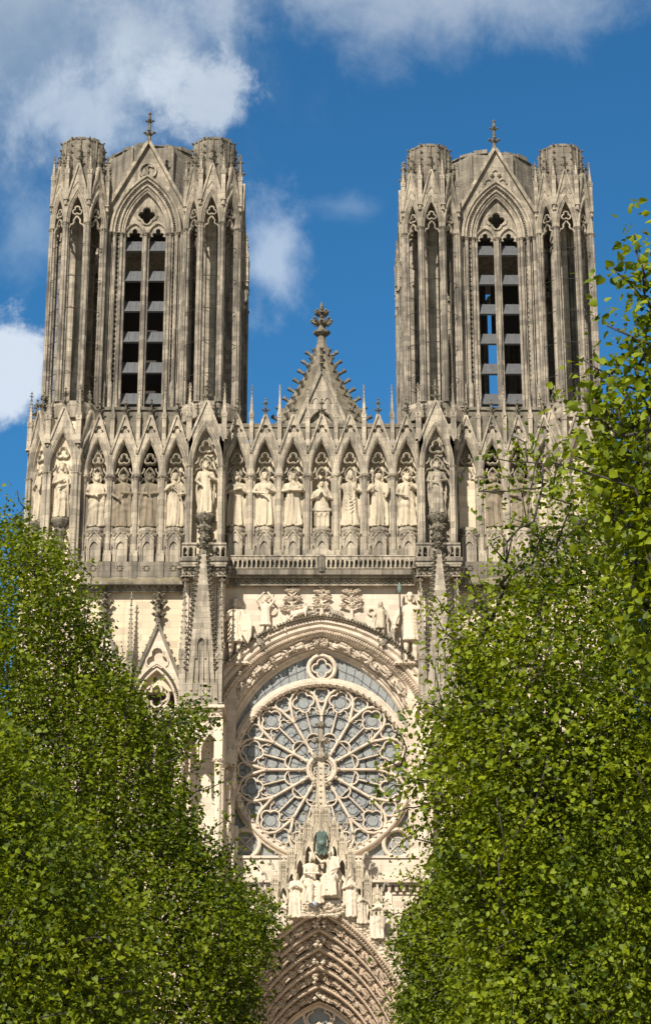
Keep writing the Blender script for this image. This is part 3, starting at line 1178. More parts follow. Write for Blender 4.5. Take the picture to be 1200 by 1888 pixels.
M = Matrix.Rotation(R_(60), 4, 'X')
q.box(-.78, .78, -.55, .75, -.05, .05, M)
for k in range(4):
    q.box(-.78 + k * .51, -.73 + k * .51, -.55, .75, .05, .09, M)
q.box(-.8, .8, -.62, -.5, -.08, .1, M)
LOUV = q.mesh('louvre', MT['lead'])
make_tower(-13.97, 1.0, 'ring')
make_tower(13.97, .973, 'cusps')

# small pinnacles at the outer rear of the towers are part of the turrets; nave gable between the towers
ng = MB()
ng.plate([(-2.75, 56.0), (0, 62.6), (2.75, 56.0)], [clean(arch(1.05, 1.7, 6, 0, 57.7) )], 3.0, 3.5)
ng.plate([(-1.2, 56.0), (-1.2, 60.0), (1.2, 60.0), (1.2, 56.0)][::-1], [], 3.3, 3.45)
ng.sweep(arch(1.05, 1.7, 8, 0, 57.7, .12), roll(.1, 2.98))
for s_ in (-1, 1):
    L = [(s_ * 2.8, 56.0), (0, 62.8)]
    ng.sweep(L if s_ < 0 else L[::-1], [(-.1, 2.8), (.18, 2.8), (.18, 3.6), (-.1, 3.6)])
    ng.sweep(arch(.3, .5, 4, s_ * .0 + s_ * .45, 60.0), roll(.06, 2.97))
gb = build(ng, 'nave_gable', 'gallery', cath)
rf = MB()
_PZ = [(55.5, 4.9), (58.5, 4.1), (60.6, 3.2), (62.0, 2.35), (63.7, 1.5), (65.6, .72), (66.6, .42), (67.6, .30)]


def _pyr(z):   # half width of the concave spirelet at height z
    return float(np.interp(z, [p[0] for p in _PZ], [p[1] for p in _PZ]))


rf.lathe([(_pyr(z) * 1.05, z) for z in np.linspace(55.5, 67.6, 16)], 0, 7.2, 8, PI / 8)
build(rf, 'stone_spirelet', 'crust', gb)
cr = MB()
for k in range(10):
    z = 58.6 + k * .8
    x = _pyr(z)
    for a in [j * PI / 4 for j in range(8)]:
        ca, sa = math.cos(a), math.sin(a)
        e = .62
        if ca * ca < .9:
            e = .3
        cr.tube([(ca * x * .95, 7.2 + sa * x * .95, z - .1), (ca * (x + e * .45), 7.2 + sa * (x + e * .45), z + .12), (ca * (x + e), 7.2 + sa * (x + e), z + .36)], [.17, .13, .19], 6)
build(cr, 'hook_crockets', 'crust', gb)
fi = MB()
fi.lathe([(.32, 67.5), (.68, 67.75), (.72, 67.9), (.36, 68.1), (.25, 68.6), (.3, 68.9), (.22, 69.1), (.22, 69.5), (.3, 69.7), (.14, 69.95), (.18, 70.15), (.04, 70.6)], 0, 7.2, 8)
for (zz, rr, sz) in ((68.7, .78, .22), (69.5, .5, .2)):
    for k in range(8):
        a = k * PI / 4
        fi.tube([(0, 7.2, zz - .25), (rr * .7 * math.cos(a), 7.2 + rr * .7 * math.sin(a), zz), (rr * math.cos(a), 7.2 + rr * math.sin(a), zz + .1)], [.12, .12, sz * .8], 5)
        fi.knob(rr * math.cos(a), 7.2 + rr * math.sin(a), zz + .22, sz * .8)
build(fi, 'great_finial', 'crust', gb)
rl = MB()      # small praying relief inside the nave gable
rl.lathe([(.42, 57.2), (.34, 58.2), (.3, 58.7), (.12, 58.9)], 0, 3.3, 10, 0, .6)
rl.ball(0, 3.2, 59.12, .19, .19, .25)
build(rl, 'gable_relief_figure', 'statue', gb)

# ================================================================== lower front
def ZC(py, Y):
    return W(593, py, Y)[1]


def frieze(mb, x0, x1, y, z0, z1, step=.36, mat=None):
    """band of curling leaves under a cornice"""
    h = z1 - z0
    mb.box(x0, x1, y, y + .5, z0, z1)
    mb.box(x0, x1, y - .34, y + .5, z1, z1 + .14)
    mb.sweep([(x0, z0), (x1, z0)], roll(.06, y - .03))
    n = max(1, int((x1 - x0) / step))
    for k in range(n):
        x = x0 + (k + .5) * (x1 - x0) / n
        mb.knob(x, y - .16, z0 + h * .72, .15, .9, 1, .8)
        mb.knob(x + step * .3, y - .1, z0 + h * .38, .11, 1.1, .9, .8)
        mb.knob(x - step * .2, y - .06, z0 + h * .2, .08)


# balustrade, ledge and leafy cornice over the rose
bz0, bz1 = ZC(1049, -.6), ZC(1027, -.6)
hb = bz1 - bz0
mb = MB()
n = 40
wz = 14.5 / n
for half in (-1, 1):
    holes = []
    for k in range(n // 2):
        x = half * (.38 + (k + .5) * (7.2 - .38) / (n // 2))
        ww = (7.2 - .38) / (n // 2)
        holes.append(clean([(x - ww * .34, bz0 + .06), (x + ww * .34, bz0 + .06)] + arch(ww * .34, ww * .7, 3, x, bz0 + hb * .52)[::-1]))
        holes.append([(x - ww * .5, bz1 - .1), (x - ww * .36, bz1 - .1), (x - ww * .42, bz1 - .32)])
    a, b = sorted((half * .3, half * 7.25))
    mb.plate([(a, bz0), (a, bz1), (b, bz1), (b, bz0)], holes, -.74, -.62)
mb.box(-7.3, 7.3, -.8, -.56, bz1, bz1 + .09)
build(mb, 'balustrade', 'gallery', cath)
mb = MB()
mb.box(-7.4, 7.4, -.55, .9, bz0 - .25, bz0)
mb.box(-7.4, 7.4, -.42, .9, bz0, ZB + .02)
mb.add([(-7.4, -.86, bz0 - .12), (7.4, -.86, bz0 - .12), (7.4, -.52, bz0 + .03), (-7.4, -.52, bz0 + .03), (-7.4, -.86, bz0 - .5), (7.4, -.86, bz0 - .5), (7.4, -.3, bz0 - .62), (-7.4, -.3, bz0 - .62)],
       [(0, 1, 2, 3), (4, 5, 1, 0), (7, 6, 5, 4), (0, 3, 7, 4), (1, 5, 6, 2)])
build(mb, 'ledge', 'crust', cath)
mb = MB()
frieze(mb, -7.4, 7.4, -.2, ZC(1079, -.2), ZC(1066, -.2) - .06, .42)
build(mb, 'leaf_cornice', 'gallery', cath)
# little gabled roof behind the balustrade
mb = MB()
mb.add([(-1.9, -.5, ZB - .1), (1.95, -.5, ZB - .1), (0.03, -.5, ZB + 1.35), (-1.9, -.1, ZB - .1), (1.95, -.1, ZB - .1), (0.03, -.1, ZB + 1.35)], [(0, 1, 2), (5, 4, 3), (0, 2, 5, 3), (1, 4, 5, 2)])
build(mb, 'small_gable', 'gallery', cath)
mb = MB()
for s_ in (-1, 1):
    L = [(-.3 * s_ * 0 + (-.42), bz1), (-.42, bz0)]
mb.lathe([(.3, bz0 - .3), (.36, bz0), (.3, bz0 + .2), (.26, bz1 - .1), (.3, bz1), (.2, bz1 + .1)], 0.03, -.72, 8)
build(mb, 'balustrade_post', 'grey', cath)

# spandrel wall and moulded arch round the rose
XM = 7.35
ZSP = 31.2
ARC0, ARC1 = (6.65, 8.15), (9.79, 10.7)
zbot = ZC(1580, .6)


def archrow(t, n=20, xm=XM):
    h = ARC0[0] + (ARC1[0] - ARC0[0]) * t
    H = ARC0[1] + (ARC1[1] - ARC0[1]) * t
    e = (H * H - h * h) / (2 * h)
    r = h + e
    top = math.acos(e / r)
    a0 = 0.0
    if h > xm:
        a0 = math.acos((xm + e) / r)
    L = [(e - r * math.cos(a0 + (top - a0) * i / n), ZSP + r * math.sin(a0 + (top - a0) * i / n)) for i in range(n + 1)]
    L = [(L[0][0], zbot)] + L if h <= xm else [(-xm, zbot if h <= xm else L[0][1] - .001)] + L
    return L + [(-x, z) for (x, z) in L[::-1][1:]]


PROF = [(1.0, .32), (1.0, -.12), (.95, -.2), (.93, -.1), (.92, .04), (.88, -.06), (.82, -.06), (.79, .05), (.77, .14), (.73, .04), (.68, .04), (.64, .14),
        (.62, .34), (.44, .3), (.43, .5), (.40, .62), (.38, .78), (.18, .98), (.16, 1.12), (.13, 1.06), (.1, 1.12), (.08, 1.3), (.04, 1.3), (0, 1.5), (0, 2.1)]
rows = [archrow(t) for (t, y) in PROF]
mb = MB()
np_ = len(rows[0])
v = [(x, PROF[i][1], z) for i, r in enumerate(rows) for (x, z) in r]
f = [(i * np_ + j, (i + 1) * np_ + j, (i + 1) * np_ + j + 1, i * np_ + j + 1) for i in range(len(rows) - 1) for j in range(np_ - 1)]
mb.add(v, f)
rose_arch = build(mb, 'rose_arch', 'pink', cath)


def along(path, step):
    out, acc = [], 0.0
    for a, b in zip(path, path[1:]):
        L = math.hypot(b[0] - a[0], b[1] - a[1])
        while acc < L and L > 1e-6:
            t = acc / L
            out.append((a[0] + (b[0] - a[0]) * t, a[1] + (b[1] - a[1]) * t, math.atan2(b[1] - a[1], b[0] - a[0])))
            acc += step
        acc -= L
    return out


rng = random.Random(3)
mb = MB()
for (x, z, a) in along(archrow(.965, 40)[1:-1], .24):
    mb.knob(x, -.22, z, .14 + rng.random() * .05, 1, 1.2, .8)
    mb.knob(x - .1 * math.sin(a), -.2, z + .12 * math.cos(a), .11)
build(mb, 'crocketed_hood', 'grey', rose_arch)
mb = MB()
for (x, z, a) in along(archrow(.53, 40)[1:-1], .19):
    r = .13 + rng.random() * .05
    mb.knob(x, .2, z, r, 1, 1.6, 1.1)
    mb.knob(x + .16 * math.sin(a), .3, z - .16 * math.cos(a), r * .8, 1, 1.4, 1)
    mb.knob(x - .14 * math.sin(a), .24, z + .14 * math.cos(a), r * .8)
build(mb, 'leaf_band', 'pink', rose_arch)

top = ZC(1078, .3)
mb = MB()
r1 = archrow(1.0)[1:-1]
mb.plate(clean([(-XM - .4, r1[0][1]), (-XM - .4, top + 1.2), (XM + .4, top + 1.2), (XM + .4, r1[-1][1])] + r1[::-1]), [], .3, .7)
for s_ in (-1, 1):
    a, b = sorted((s_ * 6.72, s_ * 7.9))
    mb.box(a, b, 1.25, 2.2, zbot - 1, 36.5)
mb.box(-7.9, 7.9, 1.95, 2.4, zbot, 45.9)
mb.f = mb.f[:-6]  # (the opening itself is closed by the glass)
mb.box(-7.9, -6.7, 1.9, 2.4, zbot, 45.9)
mb.box(6.7, 7.9, 1.9, 2.4, zbot, 45.9)
build(mb, 'spandrel_wall', 'pink', cath)
# ledges under the giants' feet
mb = MB()
for s_ in (-1, 1):
    a, b = sorted((s_ * 5.35, s_ * 7.3))
    mb.box(a, b, -.25, .35, 38.15, 38.38)
    for k in range(7):
        mb.knob(a + .15 + k * .28, -.28, 38.22, .14, 1, 1, .7)
build(mb, 'figure_ledge', 'pink', cath)

# ---- the rose window
RC = (0.03, 30.66)
YT = 1.28


def pol(r, deg, c=RC):
    a = R_(deg)
    return (c[0] + r * math.sin(a), c[1] + r * math.cos(a))


def loc2(path, r0, deg):
    """local (tangential, radial) coordinates laid off from radius r0 at an angle"""
    a = R_(deg)
    return [(RC[0] + (r0 + z) * math.sin(a) + x * math.cos(a), RC[1] + (r0 + z) * math.cos(a) - x * math.sin(a)) for (x, z) in path]


mb = MB()
B1, B2, B3 = bar(.20, YT - .06, YT + .27), bar(.12, YT + .02, YT + .26), bar(.075, YT + .1, YT + .25)
circ = lambda c, r, n=24: arc(c[0], c[1], r, 0, 2 * PI, n)[:-1]
mb.sweep(circ(RC, .98, 30), bar(.3, YT - .25, YT + .3), True)
mb.sweep(circ(RC, .78, 24), bar(.1, YT - .1, YT + .3), True)
for k in range(20):
    p = pol(.9, k * 18)
    mb.knob(p[0], YT - .22, p[1], .07)
mb.sweep(clean(foil(RC[0], RC[1], 6, .4, .24, PI / 2, 4)), B3, True)
for k in range(12):
    d = k * 30
    mb.sweep([pol(1.0, d), pol(4.05, d)], B1)
    mb.knob(pol(4.02, d)[0], YT - .04, pol(4.02, d)[1], .13)
    mb.knob(pol(1.2, d)[0], YT - .1, pol(1.2, d)[1], .17)
    for s_ in (-1, 1):       # the spoke forks and closes over the petal
        mb.sweep([pol(r_, d + s_ * (15 - q_)) for (r_, q_) in ((3.95, 15), (4.35, 13.9), (4.75, 12.3), (5.2, 11.0), (5.65, 9.0), (5.98, 5.8), (6.2, 1.0))], B1)
    tc_ = pol(5.62, d)
    f = clean(foil(tc_[0], tc_[1], 3, .22, .30, PI / 2 - R_(d) + PI, 5))
    mb.sweep(clean(foil(tc_[0], tc_[1], 3, .22, .36, PI / 2 - R_(d) + PI, 5)), B2, True)
    d += 15
    mb.sweep([pol(2.78, d), pol(4.35, d)], B2)
    qc = pol(5.2, d)
    mb.sweep(clean(foil(qc[0], qc[1], 4, .40, .40, PI / 2 - R_(d), 6)), B2, True)
    mb.sweep(loc2([(-.52, -1.25), (-.52, -.5)] + arc(0, -.5, .52, PI, 0, 10) + [(.52, -1.25)], 2.72, d), B2)
    mb.sweep(loc2(arc(-.25, -.62, .3, R_(200), R_(70), 5) + arc(.25, -.62, .3, R_(110), R_(-20), 5), 2.72, d), B3)
    for s_ in (-1, 1):
        mb.sweep([pol(4.32, d), pol(4.56, d + s_ * 2.6), pol(4.70, d + s_ * 5.2), pol(4.66, d + s_ * 7.6), pol(4.45, d + s_ * 10.0), pol(4.2, d + s_ * 14.0)], B3)
        mb.sweep([pol(4.62, d + s_ * 3.6), pol(4.36, d + s_ * 3.9), pol(4.28, d + s_ * 2.4)], B3)
        mb.sweep([pol(4.55, d + s_ * 9.4), pol(4.28, d + s_ * 9.6), pol(4.12, d + s_ * 12.4)], B3)
rose = build(mb, 'rose_window', 'pink', cath)
mb = MB()
mb.sweep(circ(RC, 6.5, 64), [(-.34, 1.7), (.32, 1.7), (.32, 1.05), (.2, .92), (-.0, .88), (-.12, .95), (-.2, 1.12), (-.34, 1.2)], True)
build(mb, 'outer_ring', 'pink', rose)
mb = MB()
for k in range(76):
    p = pol(6.3, k * 360 / 76)
    mb.knob(p[0], .93, p[1], .18, 1, 1, 1)
    p = pol(6.14, k * 360 / 76 + 1.2)
    mb.knob(p[0], 1.02, p[1], .09)
build(mb, 'ring_of_leaves', 'pink', rose)
# glass and its leads
gl = MB()
A = archrow(0.0, 14)
gl.plate(clean([(x, z) for (x, z) in A]), [], 1.56, 1.62)
build(gl, 'glass', 'glass', rose)
ld = MB()
LB = [(-.03, 1.56), (.03, 1.56), (.03, 1.53), (-.03, 1.53)]
for r_ in (4.15,):
    ld.sweep(circ(RC, r_, 48), [(-.045, 1.55), (.045, 1.55), (.045, 1.42), (-.045, 1.42)], True)
for k in range(12):
    d = k * 30 + 15
    for (r_, dd, rr) in ((2.1, 0, .40), (3.62, 6.6, .38), (3.62, -6.6, .38), (2.95, 9, .3), (2.95, -9, .3), (5.2, 0, .42), (4.35, 7, .16), (4.35, -7, .16)):
        c = pol(r_, d + dd)
        ld.sweep(circ(c, rr, 14), LB, True)
        if rr > .25:
            for q in range(4):
                a = R_(45 + 90 * q)
                ld.sweep([(c[0] + rr * math.cos(a), c[1] + rr * math.sin(a)), (c[0] + (rr + .35) * math.cos(a), c[1] + (rr + .35) * math.sin(a))], LB)
    for r_ in (1.55, 2.5, 3.25, 4.6):
        ld.sweep([pol(r_, d - 13), pol(r_, d), pol(r_, d + 13)], LB)
    ld.sweep([pol(1.2, d), pol(2.6, d)], LB)
    c = pol(5.62, d - 15)
    for q in range(3):
        a = PI / 2 - R_(d - 15) + R_(q * 120)
        ld.sweep([c, (c[0] + .5 * math.cos(a), c[1] + .5 * math.sin(a))], [(-.04, 1.55), (.04, 1.55), (.04, 1.48), (-.04, 1.48)])
for k in range(-9, 10):          # fan of leads over the ring
    x = k * .62
    if abs(k) < 2:
        continue
    ld.sweep([(x * .93, RC[1] + math.sqrt(max(0, 6.7 ** 2 - (x * .93) ** 2))), (x * 1.04, 39.6 - abs(x) * .42)], LB)
for s_ in (-1, 1):
    ld.sweep([(s_ * 1.0, 38.3), (s_ * 2.6, 37.6), (s_ * 4.4, 36.2), (s_ * 5.6, 34.6)], LB)
build(ld, 'leading', 'came', rose)
# roundels over and beside the ring
for (cx_, cz_, R) in ((0.03, ZC(1233, 1.4), .98), (-5.45, ZC(1556, 1.4), 1.02), (5.5, ZC(1556, 1.4), 1.02)):
    mb = MB()
    mb.sweep(circ((cx_, cz_), R, 28), bar(.3, 1.1, 1.72), True)
    if cz_ > 33:
        mb.sweep(clean(foil(cx_, cz_, 4, .38, .34, PI / 2, 6)), bar(.12, 1.25, 1.7), True)
    else:
        for q in range(4):
            a = PI / 4 + q * PI / 2
            mb.sweep([(cx_, cz_), (cx_ + R * math.cos(a), cz_ + R * math.sin(a))], [(-.04, 1.55), (.04, 1.55), (.04, 1.48), (-.04, 1.48)])
        mb.sweep(circ((cx_, cz_), R * .5, 16), LB, True)
    build(mb, 'roundel', 'pink', rose)

# wall under the rose: sill, plain parapet, corbel cornice, arcade
mb = MB()
z0, z1 = ZC(1626, .2), ZC(1580, .2)
mb.box(-7.4, 7.4, .0, 2.2, z0, z1 - .12)
mb.box(-7.4, 7.4, -.12, 2.2, z1 - .12, z1 + .05)
for k in range(-3, 4):
    mb.box(k * 2.1 - .05, k * 2.1 + .05, -.03, .1, z0 + .1, z1 - .25)
build(mb, 'parapet_wall', 'pink', cath)
mb = MB()
z2 = ZC(1650, -.3)
mb.box(-7.4, 7.4, -.75, .5, z0 - .16, z0 + .04)
mb.box(-7.4, 7.4, -.55, .5, z0 - .3, z0 - .16)
for k in range(30):
    x = -7.2 + k * .5
    mb.frustum(.09, .2, .14, .3, z0 - .72, z0 - .3, x, -.15)
mb.box(-7.4, 7.4, .0, .5, z2 - .2, z0 - .3)
mb.box(-7.4, 7.4, -.12, .5, z0 - .92, z0 - .78)
build(mb, 'corbel_cornice', 'pink', cath)
mb = MB()
for k in range(7):
    x = -6.3 + k * 2.1
    mb.plate(clean([(x - 1.05, 14), (x - 1.05, 21.5), (x + 1.05, 21.5), (x + 1.05, 14), (x + .72, 14)] + arch(.72, 1.2, 6, x, 19.4)[::-1] + [(x - .72, 14)]), [], -.02, .5)
    mb.sweep([(x - .8, 14)] + arch(.8, 1.3, 6, x, 19.4) + [(x + .8, 14)], roll(.09, -.05))
    mb.lathe([(.1, 14), (.1, 19.4)], x + 1.05, -.08, 8)
    capital(mb, x + 1.05, -.08, 19.4, .12)
    mb.sweep(clean(foil(x, 20.0, 3, .2, .2)), roll(.06, .0), True)
build(mb, 'window_arcade', 'pink', cath)
mb = MB()
mb.box(-7.4, 7.4, .35, .4, 14, 21.3)
build(mb, 'arcade_glass', 'glass', cath)
mb = MB()
mb.box(-7.3, 7.3, .6, 3, 0, 24)
mb.box(-25, -7.3, 1.2, 4, 0, 24)
mb.box(7.3, 25, 1.2, 4, 0, 24)
build(mb, 'lower_wall', 'pink', cath)

# ------------------------------------------------------------------ buttresses either side of the rose
def buttress(sgn):
    X0 = sgn * 8.58
    zc = ZC(1310, -2.2)
    mb = MB()
    mb.box(X0 - 1.3, X0 + 1.3, -.9, 2.5, zc, 45.2)
    for s_ in (-1, 1):
        for (xx, yy, r) in ((1.22, -1.0, .11), (1.0, -.96, .09), (1.36, -.7, .11), (.8, -.96, .07)):
            mb.lathe([(r, 39.5), (r, 44.0)], X0 + s_ * xx, yy, 7)
            capital(mb, X0 + s_ * xx, yy, 44.1, r * 1.2)
    b = build(mb, 'buttress', 'pink', cath)
    mb = MB()
    frieze(mb, X0 - 1.62, X0 + 1.62, -2.35, 44.25, 44.9, .4)
    M = Matrix.Translation((X0 + 1.62, -.9, 0)) @ Matrix.Rotation(PI / 2, 4, 'Z')
    q = MB()
    frieze(q, -1.4, 1.4, -.0, 44.25, 44.9, .4)
    mb.merge(q, M)
    M = Matrix.Translation((X0 - 1.62, -.9, 0)) @ Matrix.Rotation(-PI / 2, 4, 'Z')
    mb.merge(q, M)
    mb.box(X0 - 1.7, X0 + 1.7, -2.7, 1.0, 45.05, 45.3)
    build(mb, 'leaf_cornice', 'gallery', b)
    mb = MB()
    mb.box(X0 - 1.75, X0 + 1.75, -2.8, 1.0, 45.3, 45.58)
    build(mb, 'ledge', 'crust', b)
    # pierced parapet of the little balcony
    z = 45.58
    mb = MB()
    for (a, c) in ((X0 - 1.62, X0 - .32), (X0 + .32, X0 + 1.62)):
        holes = []
        for k in range(3):
            x = a + (k + .5) * (c - a) / 3
            holes.append(clean([(x - .15, z + .1), (x + .15, z + .1)] + arch(.15, .25, 3, x, z + .6)[::-1]))
        mb.plate([(a, z), (a, z + 1.0), (c, z + 1.0), (c, z)], holes, -2.62, -2.48)
        mb.box(a, c, -2.7, -2.42, z + 1.0, z + 1.14)
    for s_ in (-1, 1):
        a, c = sorted((X0 + s_ * 1.5, X0 + s_ * 1.64))
        mb.box(a, c, -2.4, .2, z, z + 1.1)
    mb.box(X0 - .3, X0 + .3, -2.6, -2.3, z, z + .9)
    build(mb, 'pierced_parapet', 'gallery', b)
    # great crocketed spirelet standing on the buttress
    sp_ = MB()
    yy = -3.1
    hz = ZC(1000, yy)
    w = 1.0
    sp_.frustum(1.28, 1.0, 1.22, .95, zc, zc + 1.6, X0, yy)
    sp_.frustum(1.0, .8, .85, .7, zc + 1.6, zc + 4.2, X0, yy)
    for (xx, r) in ((-.62, .1), (-.2, .07), (.2, .07), (.62, .1)):
        sp_.tube([(X0 + xx, yy - 1.0, zc + 1.0), (X0 + xx * .35, yy - .3, hz - 4)], [r, r * .6], 6)
    sp_.frustum(.85, .7, .16, .14, zc + 4.2, hz - .6, X0, yy)
    # blind arch with a gablet near its foot
    M = Matrix.Translation((X0, yy - .86, zc + 4.0))
    sp_.plate(clean([(-.42, -.6), (-.42, .9), (0, 1.9), (.42, .9), (.42, -.6), (.26, -.6)] + arch(.26, .5, 4, 0, .45)[::-1] + [(-.26, -.6)]), [], .0, .25, M)
    so = build(sp_, 'buttress_spirelet', 'tower_light', b)
    c = MB()
    for k in range(24):
        t = k / 24
        zz = zc + 2.6 + (hz - .8 - zc - 2.6) * t
        hw = float(np.interp(zz, [zc, zc + 4.2, hz - .6], [1.08, .88, .17]))
        hd = float(np.interp(zz, [zc, zc + 4.2, hz - .6], [.88, .72, .15]))
        for s_ in (-1, 1):
            c.knob(X0 + s_ * (hw + .08), yy - hd - .06, zz, .17, 1, 1, .8)
            c.knob(X0 + s_ * (hw + .2), yy - hd - .1, zz + .14, .12)
            c.knob(X0 + s_ * (hw + .06), yy + hd, zz, .15)
    build(c, 'crockets', 'grey', so)
    c = MB()
    c.frustum(.15, .15, .12, .12, hz - .7, hz + .3, X0, yy)
    finial(c, X0, yy, hz - .9, 1.5, .6)
    finial(c, X0, yy, hz + .2, 2.1, .5)
    build(c, 'tall_finial', 'grey', so)
    for (xx, y2, h) in ((-1.3, yy - .6, 8.6), (1.3, yy - .6, 8.6), (-1.34, yy + .8, 10.4), (1.34, yy + .8, 10.4)):
        c = MB()
        pinnacle(c, X0 + xx, y2, zc + .1, .24, h, .42, 9)
        build(c, 'side_pinnacle', 'tower_light', so)
    # tabernacle below
    mb = MB()
    mb.box(X0 - 1.75, X0 + 1.75, -4.1, .3, zc - .2, zc)
    frieze(mb, X0 - 1.6, X0 + 1.6, -3.9, zc - .85, zc - .25, .4)
    mb.box(X0 - 1.5, X0 + 1.5, -3.85, .3, zc - 1.1, zc - .85)
    for s_ in (-1, 1):
        mb.plate(clean([(X0 + s_ * .75 - .78, zc - 4.0), (X0 + s_ * .75 - .78, zc - 1.1), (X0 + s_ * .75 + .78, zc - 1.1), (X0 + s_ * .75 + .78, zc - 4.0), (X0 + s_ * .75 + .6, zc - 4.0)]
                       + arch(.6, 1.25, 5, X0 + s_ * .75, zc - 3.3)[::-1] + [(X0 + s_ * .75 - .6, zc - 4.0)]), [], -3.8, -3.5)
    build(mb, 'tabernacle_roof', 'pink', b)
    for (xx, y2) in ((-1.35, -3.6), (1.35, -3.6), (-1.45, -1.6), (1.45, -1.6)):
        c = MB()
        c.lathe([(.26, 22.6), (.26, zc - 3.9)], X0 + xx, y2, 12)
        base(c, X0 + xx, y2, 22.5, .26)
        capital(c, X0 + xx, y2, zc - 3.8, .28)
        c.box(X0 + xx - .3, X0 + xx + .3, y2 - .25, y2 + .25, zc - 3.8, zc - 1.0)
        build(c, 'tabernacle_column', 'white', b)
    mb = MB()
    mb.box(X0 - 1.15, X0 + 1.15, -1.2, 2.5, 0, zc)
    mb.box(X0 - 1.7, X0 + 1.7, -4.0, .6, 22.0, 22.5)
    mb.box(X0 - 1.55, X0 + 1.55, -3.8, .6, 0, 22.0)
    frieze(mb, X0 - 1.6, X0 + 1.6, -3.9, 21.2, 21.8, .45)
    mb.plate(clean([(X0 - .7, 12)] + arch(.7, 1.5, 5, X0, 18.6) + [(X0 + .7, 12)]), [], -3.83, -3.7)
    mb.sweep(arch(.9, 1.8, 5, X0, 18.6), roll(.12, -3.9))
    build(mb, 'tabernacle_pier', 'pink', b)


buttress(-1)
buttress(1)

# ------------------------------------------------------------------ tower storey beside the rose
wh = MB()


def tall_window(X0, sgn):
    y0 = -.4
    hi, H = 1.42, 2.7
    zs = 35.0
    tip = ZC(1157, y0)
    mb = MB()
    holes = [clean(foil(X0, 38.5, 3, .42, .42))]
    mb.plate(clean([(X0 - 1.98, 20), (X0 - 1.98, 36.2), (X0, tip), (X0 + 1.98, 36.2), (X0 + 1.98, 20), (X0 + hi, 20)] + arch(hi, H, 8, X0, zs)[::-1] + [(X0 - hi, 20)]), holes, y0, y0 + .5)
    mb.plate(clean([(X0 - 1.2, 37.8), (X0, tip - .4), (X0 + 1.2, 37.8)]), [], y0 + .25, y0 + .45)
    mb.sweep(clean(foil(X0, 38.5, 3, .42, .46)), roll(.07, y0 - .03), True)
    for (o, y, r) in ((.42, -.06, .1), (.04, .0, .1)):
        mb.sweep([(X0 - hi - o, 20)] + arch(hi, H, 10, X0, zs, o) + [(X0 + hi + o, 20)], roll(r, y0 + y))
    win = build(mb, 'tower_window', 'pink', cath)
    mb = MB()
    for (x, z, a) in along(arch(hi, H, 20, X0, zs, .22), .17):
        mb.knob(x, y0 - .02, z, .12, 1, 1.2, .9)
    build(mb, 'leaf_band', 'grey', win)
    mb = MB()
    for s_ in (-1, 1):
        L = [(X0 + s_ * 2.0, 36.1), (X0, tip + .15)]
        mb.sweep(L if s_ < 0 else L[::-1], [(-.08, y0 - .2), (.16, y0 - .2), (.16, y0 + .55), (-.08, y0 + .55)])
        dx, dz = 2.0, tip - 36.1
        L_ = math.hypot(dx, dz)
        crockets(mb, (X0 + s_ * 2.0, 36.3), (X0, tip), 8, .14, y0 + .15, (s_ * dz / L_, dx / L_))
    mb.lathe([(.18, tip - .2), (.14, tip + 1.2)], X0, y0 + .1, 8)
    finial(mb, X0, y0 + .1, tip + .4, 1.5, .5)
    finial(mb, X0, y0 + .1, tip + 1.2, 1.7, .6)
    build(mb, 'window_gable', 'grey', win)
    tr = MB()
    q = clean(foil(X0, 35.75, 4, .44, .38))
    pl = clean([(X0 - hi, 34.6)] + arch(hi, H, 8, X0, zs) + [(X0 + hi, 34.6)] + arch(.58, 1.1, 5, X0 + .72, 33.7)[::-1] + arch(.58, 1.1, 5, X0 - .72, 33.7)[::-1])
    tr.sweep(q, roll(.1, y0 + .25), True)
    tr.sweep(circ((X0, 35.75), .9, 20), bar(.16, y0 + .2, y0 + .45), True)
    for s_ in (-1, 1):
        tr.sweep([(X0 + s_ * .72 - .64, 21)] + arch(.64, 1.15, 6, X0 + s_ * .72, 33.9) + [(X0 + s_ * .72 + .64, 21)], bar(.15, y0 + .2, y0 + .45))
        tr.sweep(clean(foil(X0 + s_ * .72, 34.3, 3, .24, .24)), roll(.07, y0 + .28), True)
        tr.sweep(arch(.5, .7, 5, X0 + s_ * .72, 32.6), roll(.08, y0 + .28))
        for zz in (31, 28, 25):
            tr.box(X0 + s_ * .72 - .64, X0 + s_ * .72 + .64, y0 + .3, y0 + .36, zz, zz + .05)
    tr.lathe([(.13, 21), (.13, 33.9)], X0, y0 + .22, 8)
    capital(tr, X0, y0 + .22, 33.9, .16)
    build(tr, 'window_tracery', 'pink', win)


